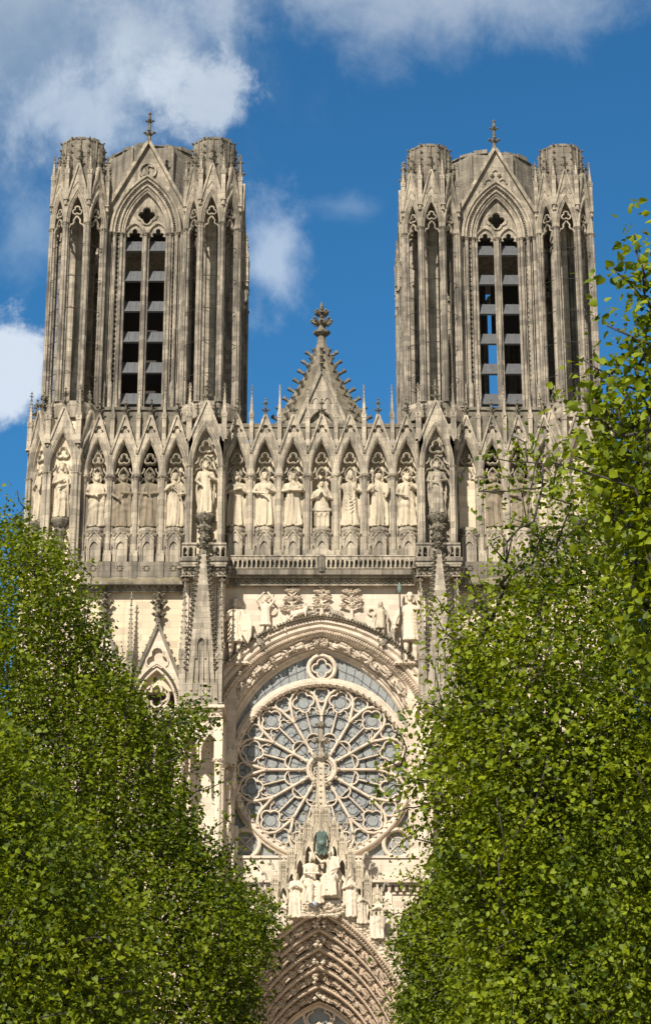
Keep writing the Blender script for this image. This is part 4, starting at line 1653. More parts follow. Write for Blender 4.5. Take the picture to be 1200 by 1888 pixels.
for sgn in (-1, 1):
    tall_window(sgn * 11.98, sgn)
    tall_window(sgn * 15.95, sgn)
    a, b = sorted((sgn * 9.8, sgn * 18.3))
    mb = MB()
    mb.box(a, b, .1, 1.2, 36.2, 43.9)
    for (u0, u1) in ((9.8, 10.3), (13.65, 14.3), (17.6, 18.4)):
        u, v_ = sorted((sgn * u0, sgn * u1))
        mb.box(u, v_, .1, 1.2, 20, 36.2)
    build(mb, 'tower_wall', 'cream', cath)
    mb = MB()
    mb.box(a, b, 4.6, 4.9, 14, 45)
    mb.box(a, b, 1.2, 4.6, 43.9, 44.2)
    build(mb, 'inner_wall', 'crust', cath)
    mb = MB()
    frieze(mb, a, b, -.25, ZC(1091, -.25), ZC(1079, -.25), .4)
    build(mb, 'leaf_cornice', 'gallery', cath)
    # tall grey parapet with square panels
    mb = MB()
    zt, zl = ZB, ZC(1077, -.6)
    mb.box(a, b, -.45, 1.3, zl + .55, zt)
    mb.add([(a, -.9, zl + .05), (b, -.9, zl + .05), (b, -.44, zl + .6), (a, -.44, zl + .6), (a, -.9, zl - .1), (b, -.9, zl - .1), (b, 1.2, zl - .1), (a, 1.2, zl - .1), (a, 1.2, zl + .6), (b, 1.2, zl + .6)],
           [(0, 1, 2, 3), (4, 5, 1, 0), (7, 6, 5, 4), (3, 2, 9, 8), (0, 3, 8, 7, 4), (1, 5, 6, 9, 2)])
    for k in range(5):
        x = sgn * (10.0 + 1.98 * k)
        mb.box(x - .3, x + .3, -.55, 0, zl + .5, zt + .02)
    for k in range(4):
        x = sgn * (11.0 + 1.98 * k)
        for q in range(8):
            mb.knob(x + .2 * math.cos(q * .785), -.45, zt - .5 + .2 * math.sin(q * .785), .1)
    build(mb, 'parapet', 'crust', cath)
    # slender pinnacle between the windows
    mb = MB()
    pinnacle(mb, sgn * 13.97, -.75, 36.6, .2, 6.9, .3, 11)
    mb.lathe([(.14, 20), (.14, 36.6)], sgn * 13.97, -.8, 8)
    capital(mb, sgn * 13.97, -.8, 36.6, .2)
    build(mb, 'slender_pinnacle', 'tower_light', cath)
    # corner buttress down to the ground
    mb = MB()
    a, b = sorted((sgn * 18.1, sgn * 22.3))
    mb.box(a, b, -.6, 4.5, 0, ZB - 1.1)
    c0 = sgn * 20.1
    mb.box(c0 - 2.3, c0 + 2.3, -.95, 4.5, ZB - 1.6, ZB - 1.1)
    pinnacle(mb, c0, -1.2, 33.5, .7, 14, .3, 14)
    for s_ in (-1, 1):
        pinnacle(mb, c0 + s_ * 1.5, -.9, 33.5, .3, 9, .4, 9)
        mb.lathe([(.2, 20), (.2, 33.5)], c0 + s_ * 1.6, -1.0, 8)
    build(mb, 'corner_buttress', 'pink', cath)

# ================================================================== carved figures
def robe(mb, H, seed, wid=1.0, z0=.02, ztop=.80, n=44, flare=.0, pleat=1.0, hem_jag=.0, diag=0):
    """folded gown: stacked rings whose radius is modulated by running pleats"""
    r = random.Random(seed)
    zs = [z0, z0 + .06, .2, .32, .45, .55, .62, .70, .76, ztop - .005, ztop + .02]
    ws = [.150 + flare, .145 + flare, .135 + flare * .6, .130 + flare * .3, .125, .113, .112, .125, .135, .105, .04]
    ds = [.105, .105, .10, .097, .09, .08, .08, .085, .08, .06, .035]
    zz = np.linspace(z0, ztop + .02, 44)
    ph = [r.uniform(0, 6.28) for _ in range(6)]
    fr = [r.choice((7, 8, 9, 10)), r.choice((12, 13, 15))]
    vs, fs = [], []
    sway = r.uniform(-.02, .02)
    for i, z in enumerate(zz):
        w = float(np.interp(z, zs, ws)) * wid
        d = float(np.interp(z, zs, ds))
        am = pleat * float(np.interp(z, [z0, .4, .55, .62, .8], [.16, .12, .07, .05, .02]))
        cx = sway * math.sin(z * 5)
        for k in range(n):
            a = 2 * PI * k / n
            q = 1 + am * 1.5 * (.7 * math.sin(fr[0] * a + ph[0] + z * 1.5) + .5 * math.sin(fr[1] * a + ph[1] - z * 2) + .25 * math.sin(3 * a + ph[2] + z * 6))
            if diag:         # cloak drawn across: slanting folds on the upper half
                env = float(np.interp(z, [.22, .34, .56, .66], [0, 1, 1, 0])) * (.35 + .65 * max(0, -math.sin(a)))
                xx = math.cos(a) * diag
                q += env * (.07 * math.sin(46 * z + 3.2 * xx + 2.2 * xx * xx + ph[4]) + .05 + .04 * math.sin(23 * z - 2 * xx + ph[5]))
            zo = z + (hem_jag * .012 * math.sin(fr[0] * a + ph[0]) if i == 0 else 0)
            vs.append(((cx + w * q * math.cos(a)) * H, d * q * math.sin(a) * H, zo * H))
    m = len(zz)
    for i in range(m - 1):
        for k in range(n):
            k2 = (k + 1) % n
            fs.append((i * n + k, i * n + k2, (i + 1) * n + k2, (i + 1) * n + k))
    fs.append(tuple(range(n))[::-1])
    fs.append(tuple((m - 1) * n + k for k in range(n)))
    mb.add(vs, fs)


def hand(mb, H, p, d):
    """palm, four unequal fingers and a thumb"""
    p, d = Vector(p), Vector(d).normalized()
    s = d.cross(Vector((0, 1, 0)))
    s = s.normalized() if s.length > .1 else Vector((1, 0, 0))
    mb.tube([p * H, (p + d * .03) * H], [.017 * H, .02 * H], 6, .7)
    for k, L in enumerate((.028, .034, .031, .024)):
        o = p + d * .03 + s * (.012 * (k - 1.5))
        mb.tube([o * H, (o + d * L * .6) * H, (o + d * L + Vector((0, -.006, -.004))) * H], [.0075 * H, .007 * H, .006 * H], 5)
    o = p + d * .012 + s * .02
    mb.tube([o * H, (o + d * .02 + s * .014) * H], [.008 * H, .007 * H], 5)


def head(mb, H, x=0.0, y=-.01, z=.915, turn=0.0, crown='crown', beard=True, hair=.5, tilt=0.0):
    M = Matrix.Translation((x * H, y * H, z * H)) @ Matrix.Rotation(turn, 4, 'Z') @ Matrix.Rotation(tilt, 4, 'Y')
    q = MB()
    q.ball(0, 0, 0, .042, .05, .058, 14, 10)
    q.ball(0, -.03, -.028, .028, .026, .028, 10, 7)       # jaw
    q.tube([(0, -.046, .012), (0, -.058, -.008), (0, -.05, -.012)], [.006, .009, .007], 5)   # nose
    for s_ in (-1, 1):
        q.ball(s_ * .017, -.044, .012, .009, .007, .006, 6, 5)
        q.tube([(s_ * .006, -.05, .024), (s_ * .028, -.043, .024)], [.005, .005], 5)
        q.ball(s_ * .043, 0, 0, .007, .012, .014, 6, 5)
        q.tube([(s_ * .036, .0, .03), (s_ * (.046 + hair * .01), .004, .0), (s_ * (.05 + hair * .012), .008, -.04 - hair * .03), (s_ * .05, .0, -.05 - hair * .05)], [.018, .019, .018, .014], 7)
    q.tube([(-.012, -.05, -.024), (.012, -.05, -.024)], [.005, .005], 5)
    q.ball(0, .012, .012, .047, .047, .055, 12, 8)
    if beard:
        q.tube([(0, -.045, -.036), (0, -.048, -.06), (0, -.04, -.085)], [.027, .024, .01], 8)
        for s_ in (-1, 1):
            q.tube([(s_ * .034, -.022, -.01), (s_ * .024, -.042, -.04), (s_ * .012, -.045, -.07)], [.013, .014, .01], 6)
    if crown == 'crown':
        q.lathe([(.050, .028), (.054, .04), (.056, .065), (.05, .066), (.046, .045)], 0, .002, 12)
        for k in range(8):
            a = k * PI / 4
            q.ball(.053 * math.cos(a), .053 * math.sin(a), .075, .013, .013, .017, 6, 5)
    elif crown == 'band':
        q.lathe([(.050, .022), (.054, .03), (.054, .045), (.046, .05)], 0, .002, 12)
    elif crown == 'mitre':
        q.tube([(0, 0, .02), (0, 0, .06), (0, 0, .10), (0, 0, .135)], [.05, .052, .036, .006], 10, .7)
    elif crown == 'helmet':
        q.lathe([(.056, .012), (.06, .022), (.05, .035), (.046, .055), (.03, .075), (.005, .085)], 0, .0, 14)
    elif crown == 'curls':
        for k in range(14):
            a = k * 2 * PI / 14
            q.ball(.043 * math.cos(a), .043 * math.sin(a), .028 + .006 * (k % 2), .015, .015, .016, 6, 5)
        for k in range(6):
            a = k * PI / 3
            q.ball(.022 * math.cos(a), .022 * math.sin(a), .052, .016, .016, .014, 6, 5)
    elif crown == 'hood':
        q.ball(0, .008, .012, .056, .05, .066, 12, 8)
    elif crown == 'cap':
        q.lathe([(.05, .02), (.054, .05), (.05, .075), (.02, .085)], 0, 0, 12)
    q2 = MB()
    q2.merge(q, Matrix.Scale(H, 4))
    mb.merge(q2, M)
    mb.tube([(x * H * .5, 0, .79 * H), (x * H, y * H, (z - .03) * H)], [.034 * H, .028 * H], 8)


def arm(mb, H, s_, el, ha, sleeve=.03, shoulder=(.105, 0, .765)):
    S = Vector((s_ * shoulder[0], shoulder[1], shoulder[2]))
    E, P = Vector(el), Vector(ha)
    mb.tube([S * H, ((S + E) / 2) * H, E * H, ((E + P) / 2) * H, P * H], [.042 * H, .038 * H, .034 * H, sleeve * H, sleeve * .8 * H], 9)
    hand(mb, H, P, (P - E))


def drape(mb, H, pts, r=.012):
    mb.tube([Vector(p) * H for p in pts], [r * H * q for q in ([.6] + [1.0] * (len(pts) - 2) + [.6])], 6)


def remesh_obj(name, mb, mat, vox, parent=None, **kw):
    me = mb.mesh(name, MT[mat], True)
    o = inst(name, me, parent, **kw)
    m = o.modifiers.new('remesh', 'REMESH')
    m.mode = 'VOXEL'
    m.voxel_size = vox
    m.use_smooth_shade = True
    s_ = o.modifiers.new('soften', 'SMOOTH')
    s_.factor = .5
    s_.iterations = 1
    return o


def robed(H, seed, crown='crown', beard=True, turn=0.0, la=((-.17, -.03, .62), (-.06, -.12, .60)), ra=((.17, -.03, .62), (.06, -.12, .64)),
          wid=1.0, cloak=1, hair=.6, lean=0.0, pleat=1.0, extra=None):
    mb = MB()
    robe(mb, H, seed, wid, pleat=pleat, hem_jag=1, diag=cloak)
    for s_ in (-1, 1):
        mb.ball(s_ * .06 * H, -.085 * H, .012 * H, .03 * H, .06 * H, .022 * H, 8, 6)
        mb.ball(s_ * .10 * H, 0, .755 * H, .055 * H, .055 * H, .045 * H, 10, 7)
    arm(mb, H, -1, *la)
    arm(mb, H, 1, *ra)
    head(mb, H, lean, -.012, .915, turn, crown, beard, hair)
    r = random.Random(seed + 5)
    if cloak:
        s_ = 1 if cloak > 0 else -1
        for k in range(3):
            drape(mb, H, [(-s_ * (.05 + .03 * k), -.085, .76), (-s_ * (.075 + .02 * k), -.095, .66), (-s_ * (.1 + .015 * k), -.07, .5), (-s_ * .12, -.04, .34)], .011)
    for s_ in (-1, 1):           # cloak edge hanging from the forearm
        drape(mb, H, [(s_ * .15, -.02, .62), (s_ * .155, -.02, .45), (s_ * .145, -.0, .28), (s_ * .13, .01, .15)], .02)
    if extra:
        extra(mb, H)
    return mb


FIG = 'stone figures standing in the king gallery'


def place(name, mb, x, y, z, mat, label, cat='statue', vox=.05, group=None, rz=0.0):
    o = remesh_obj(name, mb, mat, vox, None, loc=(x, y, z), rz=rz)
    tag(o, label, cat, group)
    return o


def ex_box(mb, H):
    mb.box(-.02 * H, .14 * H, -.17 * H, -.08 * H, .615 * H, .70 * H)


def ex_staff(mb, H):
    mb.tube([(-.085 * H, -.13 * H, .60 * H), (-.10 * H, -.1 * H, .98 * H)], [.011 * H, .012 * H], 6)
    mb.ball(-.10 * H, -.1 * H, .985 * H, .035 * H, .02 * H, .035 * H, 8, 6)


def ex_crosier(mb, H):
    mb.tube([(.085 * H, -.1 * H, .62 * H), (.085 * H, -.08 * H, 1.0 * H), (.06 * H, -.08 * H, 1.03 * H), (.045 * H, -.08 * H, .99 * H)], [.012 * H, .012 * H, .012 * H, .01 * H], 6)
    for k in range(6):
        drape(mb, H, [(-.07, -.09, .62 - k * .06), (0, -.115, .56 - k * .065), (.07, -.09, .62 - k * .06)], .009)


def ex_shield(mb, H):
    M = Matrix.Translation((.10 * H, -.12 * H, .64 * H))
    q = MB()
    q.plate([(-.05 * H, .12 * H), (.05 * H, .12 * H), (.055 * H, -.02 * H), (.02 * H, -.12 * H), (0, -.15 * H), (-.03 * H, -.1 * H), (-.055 * H, 0)][::-1], [], -.02 * H, .02 * H)
    mb.merge(q, M)


def ex_sword(mb, H):
    mb.tube([(-.05 * H, -.12 * H, .72 * H), (.06 * H, -.13 * H, .60 * H), (.13 * H, -.1 * H, .40 * H)], [.012 * H, .016 * H, .01 * H], 5)
    mb.tube([(-.06 * H, -.12 * H, .66 * H), (.0, -.13 * H, .74 * H)], [.01 * H, .01 * H], 5)


KINGS = [
    (-3, dict(seed=11, crown='crown', beard=True, la=((-.18, -.05, .61), (.04, -.14, .66)), ra=((.17, -.05, .60), (.0, -.12, .70)), cloak=0), 'crowned bearded king with crossed arms and pitted hem, in the leftmost bay above the balustrade', 'statue'),
    (-2, dict(seed=12, crown='cap', beard=False, turn=.15, la=((-.17, -.06, .62), (-.02, -.16, .575)), ra=((.17, -.03, .62), (.06, -.12, .66)), wid=1.08, cloak=0, pleat=1.2), 'beardless capless man holding one hand out low, second bay above the balustrade', 'statue'),
    (-1, dict(seed=13, crown='crown', beard=False, turn=.2, la=((-.16, -.05, .64), (.02, -.13, .66)), ra=((.165, -.05, .63), (.11, -.14, .665)), wid=.95, cloak=0, pleat=1.4, extra=ex_box), 'crowned queen holding a square block before her chest, left of the praying bust', 'statue'),
    (1, dict(seed=14, crown='mitre', beard=False, la=((-.18, -.02, .68), (-.15, -.08, .84)), ra=((.16, -.05, .62), (.085, -.11, .66)), wid=.95, cloak=0, extra=ex_crosier), 'bishop in a tall mitre with raised hand and crook, right of the praying bust', 'statue'),
    (2, dict(seed=15, crown='hood', beard=False, turn=.1, la=((-.19, -.04, .62), (-.09, -.13, .69)), ra=((.16, -.05, .62), (.1, -.12, .60)), wid=1.0, cloak=0, pleat=1.3, extra=lambda m, H: (ex_staff(m, H), ex_shield(m, H))), 'hooded figure leaning a staff on the shoulder and holding a shield', 'statue'),
    (3, dict(seed=16, crown='crown', beard=True, turn=.1, la=((-.17, -.05, .60), (-.05, -.13, .55)), ra=((.17, -.04, .64), (.05, -.13, .72)), cloak=1), 'crowned king lifting his cloak with one arm, rightmost bay above the balustrade', 'statue'),
]
ZF = ZB + 2.84
for (k, kw, lab, cat) in KINGS:
    mb = robed(4.45, **kw)
    mb.v = [(x * 1.14, y, z) for (x, y, z) in mb.v]
    place('king_statue', mb, MIDX[k + 3], .2, ZF, 'statue', lab, cat, .05, FIG)
# praying half figure in a basin
mb = MB()
H = 4.3
mb.lathe([(.62, 1.35), (.72, 1.45), (.60, 1.6), (.5, 2.1), (.48, 2.4), (.56, 2.8), (.5, 3.0), (.12, 3.15)], 0, 0, 16, 0, .75)
for s_ in (-1, 1):
    mb.tube([(s_ * .5, 0, 2.85), (s_ * .72, -.2, 2.2), (s_ * .3, -.55, 2.35), (s_ * .05, -.6, 2.75)], [.18, .17, .13, .09], 9)
    hand(mb, 4.3, (s_ * .012, -.14, .62), (0, 0, 1))
mb2 = MB()
head(mb2, 4.0, 0, -.01, .86, 0, 'curls', False, .6)
mb.merge(mb2)
mb.box(-.68, .68, -.5, .45, 1.2, 1.42)
mb.box(-.55, .55, -.36, .4, .0, 1.25)
for k in range(4):
    mb.lathe([(.07, 0), (.07, 1.2)], -.52 + k * .35, -.38, 6)
for s_ in (-.4, .0, .4):
    mb.sweep(arch(.13, .3, 3, s_, .8), roll(.045, -.42))
place('praying_statue', mb, MIDX[3], .2, ZF, 'statue', 'half figure with joined hands rising from a carved basin, in the middle of the gallery', 'statue', .045, FIG)

SIDE = [
    (-16.97, dict(seed=21, crown='crown', beard=True, la=((-.18, -.03, .62), (-.02, -.13, .56)), ra=((.185, -.04, .62), (.03, -.13, .58)), cloak=-1, wid=1.05), 'statue', 'crowned king in a grey cloak, leftmost bay under the left tower'),
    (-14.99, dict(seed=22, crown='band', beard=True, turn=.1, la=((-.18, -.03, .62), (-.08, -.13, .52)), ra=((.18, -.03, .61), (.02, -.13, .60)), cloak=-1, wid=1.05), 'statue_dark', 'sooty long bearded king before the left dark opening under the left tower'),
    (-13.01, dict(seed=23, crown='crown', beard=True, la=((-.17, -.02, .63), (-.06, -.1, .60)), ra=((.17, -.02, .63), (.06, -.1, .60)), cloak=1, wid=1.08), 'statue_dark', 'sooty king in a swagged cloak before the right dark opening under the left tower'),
    (-11.03, dict(seed=24, crown='cap', beard=False, turn=-.05, la=((-.17, -.04, .66), (-.05, -.13, .73)), ra=((.18, -.03, .62), (.08, -.12, .58)), cloak=0, wid=.98, extra=ex_sword), 'statue', 'pale statue in a cap holding a sword slantwise, right bay under the left tower'),
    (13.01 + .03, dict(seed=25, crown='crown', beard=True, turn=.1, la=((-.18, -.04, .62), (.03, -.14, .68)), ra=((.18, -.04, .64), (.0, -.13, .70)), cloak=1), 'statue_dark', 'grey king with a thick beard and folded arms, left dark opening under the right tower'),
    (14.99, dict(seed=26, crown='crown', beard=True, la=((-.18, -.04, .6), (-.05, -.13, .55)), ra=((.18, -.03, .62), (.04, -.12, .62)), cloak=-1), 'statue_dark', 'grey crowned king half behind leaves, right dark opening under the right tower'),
    (16.97, dict(seed=27, crown='crown', beard=True, cloak=1), 'statue', 'pale king almost hidden by leaves in the rightmost bay of the right tower'),
]
for (x, kw, m, lab) in SIDE:
    mb = robed(4.45, **kw)
    mb.v = [(a * 1.12, b, c) for (a, b, c) in mb.v]
    place('king_statue', mb, x, .38, ZF, m, lab, 'statue', .05, FIG)
place('king_statue', robed(4.3, 31, 'crown', True, la=((-.16, -.03, .62), (-.1, -.1, .55)), ra=((.16, -.03, .62), (.08, -.12, .66)), cloak=0, wid=.85), -8.62, -1.75, 49.15, 'statue',
      'slender crowned statue in the projecting niche between left tower and central bays', 'statue', .05, FIG)
place('king_statue', robed(4.3, 32, 'crown', True, la=((-.16, -.03, .62), (-.03, -.1, .57)), ra=((.16, -.03, .62), (.08, -.12, .6)), cloak=1, wid=.88), 8.62, -1.75, 49.15, 'tower_light',
      'worn brown crowned statue in the projecting niche between central bays and right tower', 'statue', .05, FIG)
mb = robed(4.5, 33, 'crown', False, la=((-.16, -.03, .62), (.02, -.12, .66)), ra=((.16, -.03, .62), (.0, -.12, .55)), cloak=-1, wid=.9)
place('king_statue', mb, -19.55, -.3, 49.3, 'statue', 'crowned statue holding a small shield in the front face of the left corner turret', 'statue', .05, FIG)
mb = robed(4.5, 34, 'crown', True, la=((-.16, -.03, .62), (.02, -.12, .66)), ra=((.16, -.03, .62), (.1, -.13, .62)), cloak=0, wid=1.0, extra=ex_shield)
a = -PI / 4
place('king_statue', mb, -19.55 + 2.3 * math.sin(a), 2.05 - 2.3 * math.cos(a), 49.3, 'statue', 'flat hatted statue with a long shield on the slanting face of the left corner turret', 'statue', .05, FIG, rz=a)
place('king_statue', robed(4.5, 35, 'crown', True, cloak=1, wid=.9), 19.55, -.3, 49.3, 'statue', 'statue behind the leaves in the front face of the right corner turret', 'statue', .05, FIG)
# their carved brackets
for (x, y, zt, rz) in ((-8.62, -1.75, 49.15, 0), (8.62, -1.75, 49.15, 0), (-19.55, -.3, 49.3, 0), (19.55, -.3, 49.3, 0), (-19.55 - 1.626, 2.05 - 1.626, 49.3, -PI / 4)):
    mb = MB()
    mb.lathe([(.2, -3.2), (.3, -2.9), (.25, -2.4), (.45, -1.9), (.3, -1.5), (.55, -1.0), (.4, -.7), (.7, -.3), (.78, -.12), (.7, .02)], 0, 0, 10, 0, .85)
    for k in range(24):
        a = rng.uniform(0, 2 * PI)
        z = rng.uniform(-2.9, -.3)
        r = .35 + .35 * (z + 2.9) / 2.6
        mb.knob(r * math.cos(a), r * math.sin(a) * .85, z, rng.uniform(.1, .18))
    inst('statue_bracket', mb.mesh('statue_bracket', MT['grey']), cath, (x, y, zt), rz)


# ---- giants, trees and beasts over the rose
def soldier(H, seed, crown, shield=None, spear=False, beard=False, turn=0.0, la=None, ra=None, sling=False):
    mb = MB()
    robe(mb, H, seed, .92, .29, .80, 36, .0, .5)
    n = 5
    for k in range(6):           # scale armour bands
        z = .32 + k * .055
        w_ = float(np.interp(z, [.3, .5, .62], [.127, .112, .11]))
        mb.lathe([(w_ * .97 * H, z * H), (w_ * 1.02 * H, (z + .012) * H), (w_ * .95 * H, (z + .04) * H)], 0, 0, 20, 0, .74)
    for s_ in (-1, 1):
        mb.tube([(s_ * .055 * H, 0, .33 * H), (s_ * .06 * H, -.02 * H, .2 * H), (s_ * .062 * H, .0, .15 * H), (s_ * .065 * H, 0, .03 * H)], [.05 * H, .038 * H, .04 * H, .026 * H], 9)
        mb.ball(s_ * .07 * H, -.035 * H, .015 * H, .028 * H, .055 * H, .02 * H, 8, 6)
        mb.ball(s_ * .10 * H, 0, .755 * H, .055 * H, .05 * H, .045 * H, 10, 7)
    arm(mb, H, -1, *(la or ((-.17, -.02, .62), (-.13, -.08, .5))))
    arm(mb, H, 1, *(ra or ((.17, -.02, .62), (.13, -.08, .5))))
    head(mb, H, 0, -.012, .915, turn, crown, beard, .5)
    return mb


gx, gz = W(433, 1218, -.1)
mb = soldier(5.0, 41, 'curls', beard=True, turn=-.3, la=((-.15, -.05, .62), (-.10, -.11, .7)), ra=((.17, -.04, .6), (.15, -.1, .5)))
q = MB()
q.plate([(-.3, .9), (.35, 1.0), (.55, .3), (.5, -.7), (.25, -1.35), (-.2, -.6), (-.4, .2)], [], -.12, .1)
mb.merge(q, Matrix.Translation((.72, -.5, 2.55)))
place('giant_statue', mb, gx, -.02, 38.38, 'white', 'bearded warrior in scale armour with long shield, left end above the rose', 'statue', .05, 'figures of the frieze above the rose')
gx2, gz2 = W(757, 1218, -.1)
mb = soldier(5.35, 42, 'helmet', turn=-.1, la=((-.2, -.08, .60), (-.22, -.1, .5)), ra=((.17, -.02, .60), (.17, -.06, .45)))
place('giant_statue', mb, gx2, -.02, 38.38, 'white', 'white helmeted giant in a long armoured tunic, right end of the frieze above the rose', 'statue', .05, 'figures of the frieze above the rose')
sp_x = W(735, 1150, -.6)[0]
mb = MB()
mb.tube([(0, 0, 0), (-.12, -.1, 5.2)], [.06, .05], 8)
mb.tube([(-.12, -.1, 5.1), (-.12, -.1, 5.35), (-.13, -.1, 5.6), (-.13, -.1, 5.95)], [.07, .16, .14, .02], 8, .5)
mb.v, tipv = mb.v[:16], mb.v[16:]
tipf = [tuple(i - 16 for i in f) for f in mb.f if min(f) >= 16]
mb.f = [f for f in mb.f if max(f) < 16]
o = build(mb, 'spear', 'bark', None, loc=(sp_x + .2, -.5, 38.38))
mb = MB()
mb.add(tipv, tipf)
build(mb, 'spearhead', 'copper', o)
tag(o, 'thin dark spear with green head held upright beside the helmeted giant', 'spear')
mb = soldier(3.25, 43, 'curls', turn=.0, la=((-.2, -.04, .87), (-.06, -.05, 1.03)), ra=((.2, -.04, .87), (.08, -.05, 1.03)))
hx, hz = W(489, 1176, -.1)
place('shepherd_statue', mb, hx, -.05, hz, 'white', 'slinger with both arms lifted over his head, left of the carved trees', 'statue', .045, 'figures of the frieze above the rose')
mb = MB()
for x in (-.1, .16):
    mb.tube([(x, -.15, 3.3), (x + .38, -.15, 4.15)], [.028, .022], 5)
o = build(mb, 'sling', 'iron', None, loc=(hx, -.05, hz))
tag(o, 'two thin sling cords above the slinger with lifted arms', 'sling')
mb = soldier(2.95, 44, 'cap', turn=-.2, la=((-.18, -.04, .6), (-.2, -.08, .48)), ra=((.18, -.03, .62), (.15, -.06, .45)))
hx, hz = W(702, 1180, -.1)
place('shepherd_statue', mb, hx, -.05, hz, 'statue', 'small grey figure in a belted tunic beside a carved ring, right of the trees', 'statue', .045, 'figures of the frieze above the rose')
for (px, py, lab) in ((503, 1127, 'small round carved disc on the wall right of the slinger'), (685, 1128, 'carved stone ring on the wall left of the small belted figure')):
    x, z = W(px, py, .2)
    mb = MB()
    mb.sweep(circ((0, 0), .26, 18), roll(.09, .0, 0, 8), True)
    if px < 600:
        mb.sweep(circ((0, 0), .1, 12), roll(.09, .0, 0, 6), True)
    o = build(mb, 'carved_ring', 'white', None, loc=(x, .2, z))
    tag(o, lab, 'carving')


def relief_tree(H, kind, seed):
    r = random.Random(seed)
    mb = MB()
    mb.tube([(0, 0, -.1), (.02, -.05, H * .3), (-.02, -.05, H * .6), (0, -.05, H * .95)], [.2, .13, .1, .07], 8)
    clumps = []
    if kind == 0:
        tiers = [(.42, .75, 4), (.65, .55, 3), (.86, .38, 3)]
    elif kind == 1:
        tiers = [(.35, .5, 3), (.58, .5, 3), (.8, .42, 2), (.93, .2, 1)]
    else:
        tiers = [(.45, .75, 3), (.65, .7, 3), (.85, .45, 3)]
    for (t, w, n) in tiers:
        for k in range(n):
            x = (-1 + 2 * k / max(1, n - 1)) * w if n > 1 else 0
            clumps.append((x, H * t + r.uniform(-.08, .08)))
            mb.tube([(0, -.05, H * (t - .12)), (x * .6, -.08, H * t - .18), (x, -.05, H * t)], [.09, .07, .05], 6)
    for (x, z) in clumps:
        for k in range(16):
            a = r.uniform(0, 2 * PI)
            d = r.uniform(.0, .3)
            mb.knob(x * .82 + d * .85 * math.cos(a), -.1 - r.random() * .1, z + d * .7 * math.sin(a), r.uniform(.1, .16), 1, .9, .8)
    return mb


for (px, kind, lab) in ((538, 0, 'carved stone tree with spreading tiers, leftmost of three above the arch'), (593, 1, 'narrow carved stone tree in the middle of three above the arch'), (648, 2, 'carved stone tree with a forked crooked trunk, rightmost of three above the arch')):
    zb = {538: 1150, 593: 1136, 648: 1148}[px]
    x, z = W(px, zb, .1)
    z1 = W(px, 1080, .1)[1]
    o = build(relief_tree(z1 - z, kind, px), 'carved_tree', 'pink', None, loc=(x, .2, z))
    tag(o, lab, 'carving', 'carved trees above the rose arch')


def beast(L, seed, sit=0.0, horns=False, flip=1):
    """small four-legged animal, head towards +x; sit raises the chest"""
    mb = MB()
    up = sit * L * .75
    mb.tube([(-L * .48, 0, L * .26), (-L * .3, 0, L * .32), (0, 0, L * .34 + up * .35), (L * .3, 0, L * .38 + up * .8), (L * .38, 0, L * .5 + up)], [L * .12, L * .21, L * .2, L * .19, L * .11], 10, .9)
    hx_, hz_ = L * .46, L * .68 + up
    mb.tube([(L * .34, 0, L * .45 + up), (hx_ - L * .04, 0, hz_)], [L * .13, L * .1], 8)
    mb.tube([(hx_ - L * .1, 0, hz_ + .01), (hx_ + L * .05, 0, hz_), (hx_ + L * .22, 0, hz_ - L * .08)], [L * .1, L * .1, L * .055], 8)
    for s_ in (-1, 1):
        mb.tube([(hx_ - L * .08, s_ * L * .06, hz_ + L * .06), (hx_ - L * .13, s_ * L * .1, hz_ + L * .14)], [L * .035, L * .02], 5)
        if horns:
            mb.tube([(hx_ - L * .04, s_ * L * .07, hz_ + L * .08), (hx_ - L * .16, s_ * L * .13, hz_ + L * .1), (hx_ - L * .14, s_ * L * .15, hz_ - L * .02)], [L * .04, L * .035, L * .02], 5)
        mb.tube([(L * .3, s_ * L * .1, L * .35 + up * .8), (L * .33, s_ * L * .11, L * .18 + up * .3), (L * .34, s_ * L * .11, 0)], [L * .08, L * .05, L * .04], 7)
        mb.ball(L * .38, s_ * L * .11, L * .02, L * .06, L * .04, L * .03, 6, 5)
        mb.tube([(-L * .32, s_ * L * .11, L * .3), (-L * .2, s_ * L * .15, L * .16), (-L * .42, s_ * L * .15, L * .12), (-L * .38, s_ * L * .15, 0)], [L * .13, L * .08, L * .05, L * .04], 7)
    mb.tube([(-L * .5, 0, L * .28), (-L * .6, 0, L * .15), (-L * .56, 0, L * .02)], [L * .05, L * .045, L * .02], 5)
    return mb


BEASTS = [(472, 1193, 1.5, 1.0, False, -1, 'seated dog like beast left of the hood, beside the shield bearer'), (517, 1163, 1.35, .3, False, 1, 'crouching lamb on the left slope of the arch'),
          (553, 1140, 1.55, .2, True, 1, 'horned ram climbing near the top of the arch'), (575, 1134, .9, .1, False, 1, 'low lying lamb just left of the arch peak'),
          (620, 1138, 1.2, .15, False, -1, 'small resting sheep right of the arch peak'), (664, 1158, 1.2, .2, False, -1, 'curled sheep beneath the forked carved tree'), (716, 1193, 1.5, 1.0, False, 1, 'seated hound on the right slope of the arch beside the spear')]
for (px, py, L, sit, horns, fl, lab) in BEASTS:
    x, z = W(px, py, -.1)
    mb = beast(L * .82, px, sit, horns)
    if fl < 0:
        mb.v = [(-a, b, c) for (a, b, c) in mb.v]
        mb.f = [f[::-1] for f in mb.f]
    place('carved_beast', mb, x, -.02, z - .05, 'gallery' if px in (472, 716, 620, 575, 664) else 'white', lab, 'carving', .035, 'animals along the rose arch')

